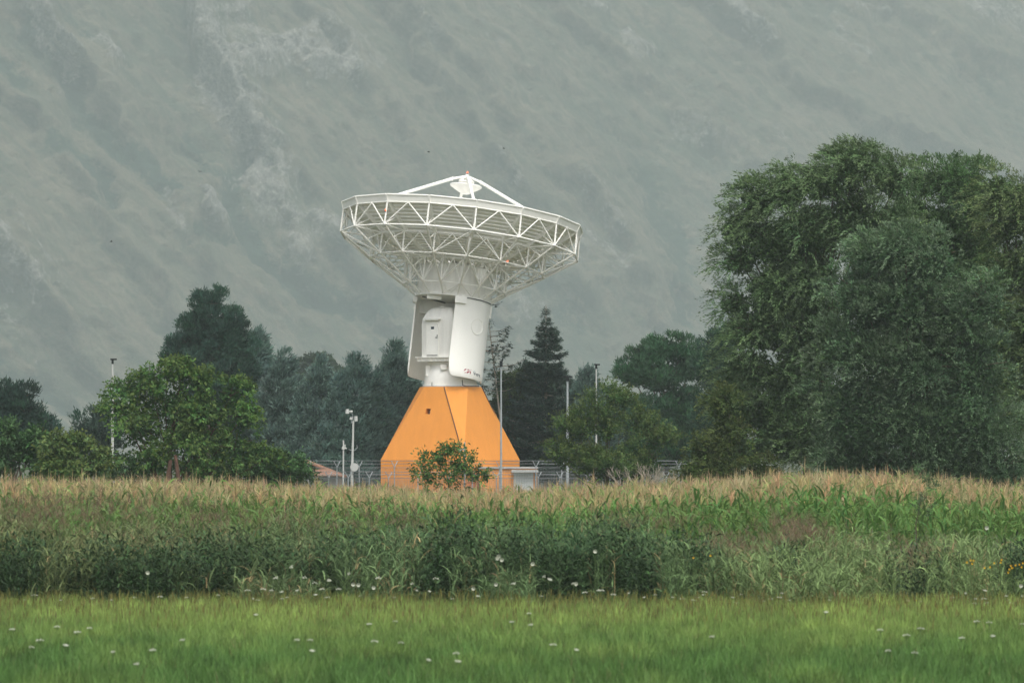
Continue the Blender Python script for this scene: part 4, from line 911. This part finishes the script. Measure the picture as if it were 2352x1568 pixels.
def maize():
    # far and hidden plants: one crop object
    d0, d1 = 153.0, 190.0; xs = []; ys = []
    dd = d0
    while dd < d1:
        hwx = .5 * 2352 / F * dd + 5; n = int(2 * hwx / .21); x = np.linspace(-hwx, hwx, n) + RNG.normal(size=n) * .05; xs.append(x); ys.append(np.full(n, dd) + RNG.normal(size=n) * .12); dd += .74
    x = np.concatenate(xs); y = np.concatenate(ys); n = len(x); px = CX + x / y * F
    h = maize_height(px) * (1 + RNG.normal(size=n) * .06) + (fbm(x / 2.2, y / 5, 3) - .5) * .35 - .08
    base = np.stack([x, y, np.zeros(n)], 1); gcol = jit((.16, .26, .07), n, .2)
    top = base + np.array([0, 0, 1.]) * (h - .42)[:, None]
    tcol = jit(TAN, n, .16, .05)
    parts = tassel(top, tcol, 6) + maize_leaves(base, h - .25, 6, .58, gcol, 3)
    parts.append(ribbons(base + np.array([0, 0, .9]), RNG.uniform(0, 6.28, n), h - 1.3, R_(90), 0, .03, 1, gcol * np.array([1.1, 1, .8])))
    V, Q, C = merge(parts); tag(npmesh('maize_crop', V, Q, M['blade'], C, loc=(0, 175, 0)), 'maize field with tan tassels stretching behind its front rows', 'maize crop', kind='stuff')
    # the 300 plants of the front rows are things of their own
    protos = []
    for v in range(7):
        b = np.zeros((1, 3)); hh = np.array([2.5]); g = jit((.13, .25, .07), 1, .12)
        V, Q, C = merge(maize_leaves(b, hh - .35, 12, .12, g, 5) + [ribbons(b, np.array([.3]), hh - .4, R_(90), 0, .035, 2, g * 1.1)])
        protos.append(((V, Q, C), merge(tassel(b + [0, 0, 2.08], jit(TAN * 1.05, 1, .1), 10, 1.12))))
    meshes = []
    for i, (pos, k) in enumerate([(None, v) for v in range(7)]):
        root = empty('maize_plant', (0, 0, 0), 'tall maize plant with pale tan tassel standing in the front rows of the field', 'maize plant', 'maize plants in the front rows')
        a = npmesh('leaves', *protos[i][0][:2], M['blade'], protos[i][0][2], root); b = npmesh('tassel', *protos[i][1][:2], M['blade'], protos[i][1][2], root); meshes.append((root, a, b))
    cnt = 0
    for r in range(2):
        dd = 151.2 + r * .9; xs = np.linspace(-.5 * 2352 / F * dd - .6, .5 * 2352 / F * dd + .6, 150)
        for x in xs:
            x = float(x + random.gauss(0, .05)); pxx = CX + x / dd * F; s = float(maize_height(pxx)) / 2.5 * random.uniform(.92, 1.12)
            k = random.randrange(7)
            if cnt < 7: root, a, b = meshes[cnt]
            else:
                r0, a0, b0 = meshes[k]; root = r0.copy(); COL.objects.link(root)
                for c0 in (a0, b0): c = c0.copy(); COL.objects.link(c); c.parent = root
            root.location = (x, dd + random.gauss(0, .12), 0); root.scale = (s, s, s); root.rotation_euler = (0, 0, random.uniform(0, 6.28)); cnt += 1
maize()

# sapling in the maize
broadleaf('sapling', 'thin young willow sapling poking above the maize before the dark willows', 'sapling', 149, [(2112, 1100, 16, 30), (2145, 1115, 14, 22), (2120, 1170, 20, 40)], core=0, sub=3.5, subr=.08, shoots=5, sl=.30, nl=9, L=.08, W=.025, col=(.09, .15, .07), up=1.2, droop=0, trunk=(2118, 0), trunk_r=.02, limbs=True)

# ------------------------------------------------------------------ tall weeds before the maize
def weeds():
    def band(n, d0, d1, wmax=1.0):
        d = RNG.uniform(d0, d1, n); px = RNG.uniform(-180, 2532, n); return px, d
    def top_of(px, d):   # height (m) of the reed belt across the frame
        return np.interp(px, [-200, 0, 300, 600, 850, 1050, 1250, 1500, 1600, 1750, 1850, 2000, 2150, 2352, 2500], [1.95, 1.95, 1.85, 1.60, 1.50, 1.72, 1.90, 1.70, 1.38, 1.40, 1.60, 1.42, 1.45, 1.30, 1.3])
    n = 20000; px, d = band(n, 123.5, 148.0); x = (px - CX) / F * d; ok = d > 123.8 + 4.5 * fbm(x / 1.5, x * 0 + 3, 3); px, d, x = px[ok], d[ok], x[ok]; n = len(x)
    patch = fbm(x / 1.1 + 50, d / 1.3, 3); h = top_of(px, d) * (.30 + .75 * patch + .55 * fbm(x / 2.6 + 70, d / 5, 2)) * RNG.uniform(.8, 1.12, n) * np.clip((d - 123.2) / 4.5, .38, 1)
    hole = fbm(x / .9 + 80, d / 2.5 + 11, 3) > .46; px, d, x, h = px[hole], d[hole], x[hole], h[hole]; n = len(x)
    base = np.stack([x, d, np.zeros(n)], 1)
    tone = np.clip((fbm(x / 1.2 + 9, d / 1.6 + 4, 3)[:, None] - .5) * 2.4 + .5, 0, 1); left = np.clip((900 - px) / 700, 0, 1)[:, None]; right = np.clip((px - 1450) / 300, 0, 1)[:, None]
    cA, cB, cR, cO = np.array([.034, .085, .034]), np.array([.13, .20, .085]), np.array([.17, .24, .09]), np.array([.19, .20, .08])
    c = cA * (1 - tone) * 1.0 + cB * tone; c = c * (1 - left * .5) + cO * left * .5; c = c * (1 - right * .75) + cR * right * .75
    dry = (RNG.random((n, 1)) < .06); c = np.where(dry, np.array([.26, .20, .10]), c) * np.clip(1 + RNG.normal(size=(n, 1)) * .2, .5, 1.6)
    lean = RNG.uniform(-.5, .5, n)
    parts = [ribbons(base, RNG.uniform(0, 6.28, n), h, R_(86), RNG.uniform(0, .35, n), .02, 2, c)]
    for k in range(8):
        f = .08 + .88 * k / 8 + RNG.uniform(-.05, .05, n); b = base + np.array([0, 0, 1.]) * (h * f)[:, None]
        L = RNG.uniform(.28, .62, n) * (1.05 - .35 * f); az = RNG.normal(0, 1.0, n) + np.where(RNG.random(n) < .5, 0, math.pi)
        parts.append(ribbons(b, az, L, RNG.uniform(.75, 1.3, n), RNG.uniform(.8, 2.1, n), RNG.uniform(.02, .045, n), 3, c * RNG.uniform(.6, 1.5, (n, 1))))
    V, Q, C = merge(parts); tag(npmesh('reed_belt', V, Q, M['reed'], C, loc=(0, 140, 0)), 'belt of tall dark-green reeds and weeds between mown meadow and maize', 'reeds', kind='stuff')
    # added dark weeds: their colour paints the shaded hollows at the reed foot
    n = 18000; px = RNG.uniform(-180, 2532, n); d = RNG.uniform(123.6, 131, n); x = (px - CX) / F * d
    wgt = np.interp(px, [-200, 500, 900, 1500, 1700, 2500], [1, .9, .85, .9, .45, .45]); nz_ = fbm(x / 1.3 + 21, d / 2 + 8, 3)
    ok = (nz_ * wgt > .31) & (d > 124 + 4.5 * fbm(x / 1.1 + 6, x * 0 + 9, 3)); px, d, x = px[ok], d[ok], x[ok]; n = len(x)
    h = (.6 + 2.0 * (nz_[ok] - .31)) * RNG.uniform(.6, 1.25, n) * np.interp(px, [-200, 700, 1500, 1700, 2500], [1.5, 1.1, 1.4, .8, .8]); base = np.stack([x, d, np.zeros(n)], 1); c = jit((.040, .074, .030), n, .3, .08); parts = [ribbons(base, RNG.uniform(0, 6.28, n), h, R_(84), .25, .02, 1, c)]
    for k in range(9):
        b = base + np.array([0, 0, 1.]) * (h * (.15 + .85 * k / 8))[:, None]
        parts.append(ribbons(b, RNG.uniform(0, 6.28, n), RNG.uniform(.10, .22, n), RNG.uniform(.2, 1.2, n), RNG.uniform(.3, 1.6, n), RNG.uniform(.045, .08, n), 2, c * RNG.uniform(.7, 1.4, (n, 1))))
    V, Q, C = merge(parts); tag(npmesh('shade_weeds', V, Q, M['reed'], C, loc=(0, 127, 0)), 'added dark weeds standing in for the shade along the foot of the reeds', 'weeds', kind='stuff')
    # feathery seed heads (brownish plumes)
    n = 3600; cl = RNG.choice(len(PL), n, p=PLW); ctr = np.array(PL)[cl]; px = ctr[:, 0] + RNG.normal(size=n) * ctr[:, 2]; yy = ctr[:, 1] + RNG.normal(size=n) * ctr[:, 3]
    d = RNG.uniform(130, 144, n); b = np.stack([(px - CX) / F * d, d, CAMH + (YH - yy) / F * d], 1)
    tc = jit((.19, .135, .085), n, .2); parts = []
    for k in range(7): parts.append(ribbons(b + RNG.normal(size=(n, 3)) * .03, RNG.uniform(0, 6.28, n), RNG.uniform(.1, .22, n), RNG.uniform(.5, 1.4, n), RNG.uniform(.2, 1.4, n), .012, 2, tc))
    g0 = b.copy(); g0[:, 2] = 0; parts.append(ribbons(g0, np.zeros(n), b[:, 2], R_(90), 0, .012, 1, jit((.08, .085, .04), n)))
    V, Q, C = merge(parts); tag(npmesh('seed_heads', V, Q, M['blade'], C, loc=(0, 141, 0)), 'brownish feathery seed heads among the tall weeds', 'seed heads', kind='stuff')
PL = [(1835, 1225, 45, 22), (2080, 1290, 45, 18), (2160, 1280, 40, 18), (180, 1170, 120, 25), (560, 1190, 120, 22), (60, 1190, 60, 25), (860, 1200, 80, 18), (1480, 1200, 90, 18), (1700, 1250, 60, 20), (1950, 1270, 90, 25), (380, 1260, 150, 30), (1000, 1255, 100, 30)]
PLW = np.array([3, 2, 2, 4, 3, 2, 1.5, 1.2, 1.5, 1.5, 2.5, 1.5]); PLW = PLW / PLW.sum()
weeds()

# ------------------------------------------------------------------ meadow
def meadow():
    n = 300000; d = 78 + 50 * RNG.random(n) ** .8; hw = .5 * 2352 / F * d + 2.5; x = RNG.uniform(-1, 1, n) * hw
    p1 = fbm(x / 1.1, d / 4.5, 4, .6); p2 = fbm(x / .35 + 30, d / 1.2, 3); p3 = fbm(x / .10 + 5, d / .5 + 70, 2)
    h = (.04 + .22 * p1 + .18 * p2 + .16 * p3) * RNG.uniform(.6, 1.25, n)
    far = np.clip((d - 90) / 28, 0, 1)[:, None]; near = 1 - far
    cg = np.array([.080, .165, .040]); cy_ = np.array([.26, .345, .085]); t = np.clip(far * .75 + (p1[:, None] - .5) * 1.1, 0, 1)
    c = cg * (1 - t) + cy_ * t; c = c * np.clip(1 + (p2[:, None] - .5) * 1.0 + (p3[:, None] - .5) * 1.5 + RNG.normal(size=(n, 1)) * .16, .4, 1.8)
    dry = RNG.random((n, 1)) < (.01 + .02 * far); c = np.where(dry, np.array([.23, .19, .09]) * RNG.uniform(.6, 1.1, (n, 1)), c)
    base = np.stack([x, d, np.zeros(n)], 1)
    V, Q, C = ribbons(base, RNG.uniform(0, 6.28, n), h, RNG.uniform(1.1, 1.55, n), RNG.uniform(.1, 1.1, n), RNG.uniform(.012, .024, n), 2, c)
    tag(npmesh('meadow_grass', V, Q, M['blade'], C, loc=(0, 107, 0)), 'green meadow grass filling the foreground up to the reeds', 'grass', kind='stuff')
    # seed stalks near the far edge
    n = 6000; d = 104 + 22.5 * RNG.random(n) ** .5; x = RNG.uniform(-1, 1, n) * (.5 * 2352 / F * d + 2); base = np.stack([x, d, np.zeros(n)], 1)
    c = jit((.15, .17, .06), n, .25); h = RNG.uniform(.28, .55, n)
    parts = [ribbons(base, RNG.uniform(0, 6.28, n), h, R_(85), .2, .012, 2, c), ribbons(base + np.array([0, 0, 1.]) * (h * .75)[:, None], RNG.uniform(0, 6.28, n), .14, R_(85), .3, .03, 2, c * np.array([1.1, .95, .8]))]
    V, Q, C = merge(parts); tag(npmesh('grass_stalks', V, Q, M['blade'], C, loc=(0, 124, 0)), 'taller brownish seed stalks along the far edge of the meadow', 'grass', kind='stuff')
meadow()

# ------------------------------------------------------------------ flowers
def umbel(name, label, cat, group, scale=1.):
    root = empty(name, (0, 0, 0), label, cat, group)
    mb = MB(); mb.tube((0, 0, 0), (0, 0, .5), .006, 4)
    for k in range(8): a = k * .785; mb.tube((0, 0, .44), (.07 * math.cos(a), .07 * math.sin(a), .50), .003, 3)
    mb.build('stem', M['stemg'], root); f = MB(); random.seed(9)
    for k in range(17):
        r = .09 * math.sqrt(random.random()); a = random.uniform(0, 6.28); z = .52 - r * r * 3 + random.uniform(-.006, .006); q = .018
        f.add([(r * math.cos(a) + q * math.cos(t), r * math.sin(a) + q * math.sin(t), z + (.004 if t else 0)) for t in (0, 1.26, 2.5, 3.77, 5.03)] + [(r * math.cos(a), r * math.sin(a), z + .02)], [(0, 1, 5), (1, 2, 5), (2, 3, 5), (3, 4, 5), (4, 0, 5)])
    f.build('bloom', M['petal'], root); return root
M['stemg'] = mat('green_stem', (.08, .13, .04), .7)
def copy_tree(o):
    c = o.copy(); COL.objects.link(c)
    for ch in o.children: d = ch.copy(); COL.objects.link(d); d.parent = c
    return c
def trumpet(name, label, cat, group, m, r=.05):
    root = empty(name, (0, 0, 0), label, cat, group); mb = MB().tube((0, .02, 0), (0, .03, 1.0), .006, 4); mb.build('stem', M['stemg'], root)
    f = MB(); n = 10; vs = [(0, .02, 1.0)]
    for rr, y in ((r * .35, -.0), (r, -.035), (r * .96, -.03)): vs += [(rr * math.cos(k * 2 * math.pi / n), y, 1.0 + rr * math.sin(k * 2 * math.pi / n)) for k in range(n)]
    fs = [(0, 1 + k, 1 + (k + 1) % n) for k in range(n)] + [(1 + k + i * n, 1 + (k + 1) % n + i * n, 1 + (k + 1) % n + n + i * n, 1 + k + n + i * n) for i in range(2) for k in range(n)]
    f.add(vs, fs, True); f.build('bloom', M[m], root); return root
def flowers():
    g = 'white umbel flowers in the meadow'
    random.seed(14)
    base = umbel('wild_carrot', 'flat white umbel flower scattered thinly in the foreground grass', 'flower', g)
    # src-pixel positions (3840 wide)
    fg = [(215, 2350), (290, 2370), (335, 2355), (150, 2400), (115, 2427), (425, 2445), (570, 2437), (515, 2490), (50, 2360), (245, 2420), (1115, 2400), (1165, 2400), (1165, 2440), (960, 2305), (690, 2400), (1385, 2340), (1505, 2410), (1400, 2405), (1925, 2332), (1995, 2343), (1485, 2330), (1710, 2450), (1715, 2480), (1605, 2475), (2072, 2417), (2160, 2437), (1985, 2300), (3300, 2362), (3450, 2357), (3400, 2382), (3605, 2392), (3720, 2385), (3330, 2500 - 60), (2675, 2387), (3095, 2295), (3660, 2330), (3710, 2334), (3835, 2340), (3430, 2448)]
    edge = [(95, 2250), (130, 2232), (230, 2250), (420, 2250), (505, 2240), (700, 2240), (750, 2250), (930, 2215), (950, 2245), (985, 2210), (1020, 2215), (1060, 2220), (1060, 2245), (1080, 2240), (1120, 2215), (1185, 2230), (1205, 2210), (1230, 2240), (965, 2250), (1275, 2210), (1035, 2170), (1100, 2130), (1140, 2168), (1180, 2188), (1235, 2178), (1310, 2155), (1420, 2170), (1545, 2190), (1560, 2215), (1610, 2218), (1635, 2172), (1920, 2245), (1925, 2190), (1985, 2255), (2030, 2235), (2060, 2175), (2040, 2165), (2150, 2190), (2195, 2222), (2245, 2215), (2255, 2215), (2300, 2230), (2360, 2225), (2420, 2240), (2460, 2230), (2520, 2240), (2560, 2245), (2600, 2250), (2615, 2240), (2640, 2220), (2640, 2230), (2660, 2250), (2745, 2240), (2755, 2270), (2780, 2230), (2860, 2265), (2890, 2245), (2920, 2240), (2935, 2225), (2960, 2250), (3110, 2250), (3400, 2252), (3455, 2255), (3570, 2240), (3620, 2225), (3660, 2245), (3690, 2245), (3700, 2260), (3690, 2215), (3775, 2235), (3780, 2250), (3790, 2265), (3830, 2235), (3655, 2262), (350, 2244), (600, 2238), (820, 2232), (1350, 2235), (1480, 2240), (1700, 2245), (1790, 2235)]
    used = False
    for lst, d0f, lab in ((fg, None, None), (edge, 'e', 'white umbel flower in the line along the foot of the reeds')):
        proto = base if lab is None else None
        for i, (sx, sy) in enumerate(lst):
            x, y = sx / 1.633, sy / 1.633
            o = base if (lab is None and i == 0) else copy_tree(base)
            if lab is None: top = .42; d = (CAMH - top) * F / (y - YH)
            else:
                d = random.uniform(121.5, 124.8); top = CAMH + (YH - y) / F * d
                o['label'] = lab; o['group'] = 'white umbel flowers along the reeds'
            s = random.uniform(.5, .75) if lab is None else random.uniform(.4, .8)
            zs = max(.25, top) / .5
            o.location = ((x - CX) / F * d, d, 0); o.scale = (s, s, zs); o.rotation_euler = (random.uniform(-.03, .03), random.uniform(-.03, .03), random.uniform(0, 6))
    b0 = trumpet('bindweed_flower', 'round white bindweed blossom in the reeds', 'flower', 'white bindweed blossoms in the reeds', 'petal', .045)
    pos = [(1870, 2085, 'upper white bindweed blossom of the bright cluster in the dark reeds'), (1882, 2098, None), (1866, 2092, None), (1998, 2113, 'single white bindweed blossom right of the bright cluster'), (2232, 2066, 'white bindweed blossom highest at right in the dark reeds'), (555, 2146, 'white bindweed blossom alone in the dark left reeds'), (1402, 2202, None), (1860, 2190, None), (1775, 2205, None), (3828, 2195, 'white bindweed blossom at the right photo edge'), (3700, 1978, 'tiny white blossom up among the maize leaves at right'), (1325, 2190, None), (1345, 2192, None), (2160, 2188, None)]
    for i, (sx, sy, lab) in enumerate(pos):
        o = b0 if i == 0 else copy_tree(b0); x, y = sx / 1.633, sy / 1.633; d = 124.6; zc = CAMH + (YH - y) / F * d
        o.location = ((x - CX) / F * d, d, 0); o.scale = (1, 1, max(zc, .2)); 
        for ch in o.children: pass
        o['label'] = lab or 'white bindweed blossom low at the foot of the reeds'
    for o in [o for o in COL.objects if o.name.startswith('bindweed_flower')]:
        z = o.scale[2]; o.scale = (1, 1, 1); o.location[2] = z - 1.0
    y0 = trumpet('yellow_flower', 'small yellow flower in the weeds near the right photo edge', 'flower', 'yellow flowers among the weeds at right', 'ypetal', .022)
    yp = [(3625, 2107), (3640, 2100), (3645, 2112), (3692, 2128), (3728, 2110), (3755, 2098), (3752, 2108), (3785, 2133), (3795, 2128), (3790, 2120), (3822, 2115), (3830, 2125), (3835, 2110), (3650, 2101), (3780, 2145), (3712, 2125), (3808, 2118), (2600, 2090), (2664, 2082), (3435, 2250)]
    for i, (sx, sy) in enumerate(yp):
        o = y0 if i == 0 else copy_tree(y0); x, y = sx / 1.633, sy / 1.633; d = 125.5; zc = CAMH + (YH - y) / F * d
        o.location = ((x - CX) / F * d, d, zc - 1.0)
        if sx < 2700: o['label'] = 'small yellow flower in the weeds right of the photo centre'
flowers()

# ------------------------------------------------------------------ birds
def birds():
    proto = None
    spots = [(984, 349, 330, 'tiny dark bird in flight above the left half of the dish'), (1157, 410 - 69, 350, 'tiny dark bird in flight right above the dish feed'), (255, 555, 340, 'tiny dark bird in flight in front of the lower left slope'), (398 + 60, 394, 340, 'tiny dark bird in flight before the mid left slope')]
    for i, (x, y, d, lab) in enumerate(spots):
        p = at(x, y, d)
        if proto is None:
            root = empty('bird', (0, 0, 0), lab, 'bird', 'birds in the air'); mb = MB().path([(-.12, 0, 0), (-.04, 0, .0), (.07, 0, .01), (.13, 0, .02)], [.01, .035, .035, .012], 8)
            mb.add([(-.12, 0, 0), (-.2, .03, 0), (-.2, -.03, 0)], [(0, 1, 2)]); mb.build('body', M['bird'], root)
            for s in (-1, 1): MB().add([(.05, s * .02, .02), (.02, s * .16, .10), (-.08, s * .26, .06), (-.06, s * .1, .05), (-.05, s * .02, .02)], [(0, 1, 3, 4), (1, 2, 3)]).build('wing', M['bird'], root)
            proto = root
        else: root = copy_tree(proto)
        root['label'] = lab; root.scale = (.6, .6, .6); root.location = tuple(p); root.rotation_euler = (random.uniform(-.4, .4), random.uniform(-.3, .3), random.uniform(0, 6))
birds()

# ------------------------------------------------------------------ haze
def haze():
    m = bpy.data.materials.new('haze'); m.use_nodes = True; t = m.node_tree; t.nodes.remove(t.nodes['Principled BSDF'])
    v = t.nodes.new('ShaderNodeVolumePrincipled'); v.inputs['Color'].default_value = (.53, .61, .615, 1); v.inputs['Density'].default_value = HAZE; v.inputs['Anisotropy'].default_value = 0.0
    t.links.new(v.outputs[0], t.nodes['Material Output'].inputs['Volume'])
    MB().box((-4700, -300, -17), (4700, 9700, 1250)).build('haze', m)
    o = bpy.data.objects['haze']; o['kind'] = 'stuff'; o['label'] = 'thin pale haze lying over the whole valley'; o['category'] = 'haze'
    m.volume_intersection_method = 'FAST' if hasattr(m, 'volume_intersection_method') else None
HAZE = 0.00021
haze()
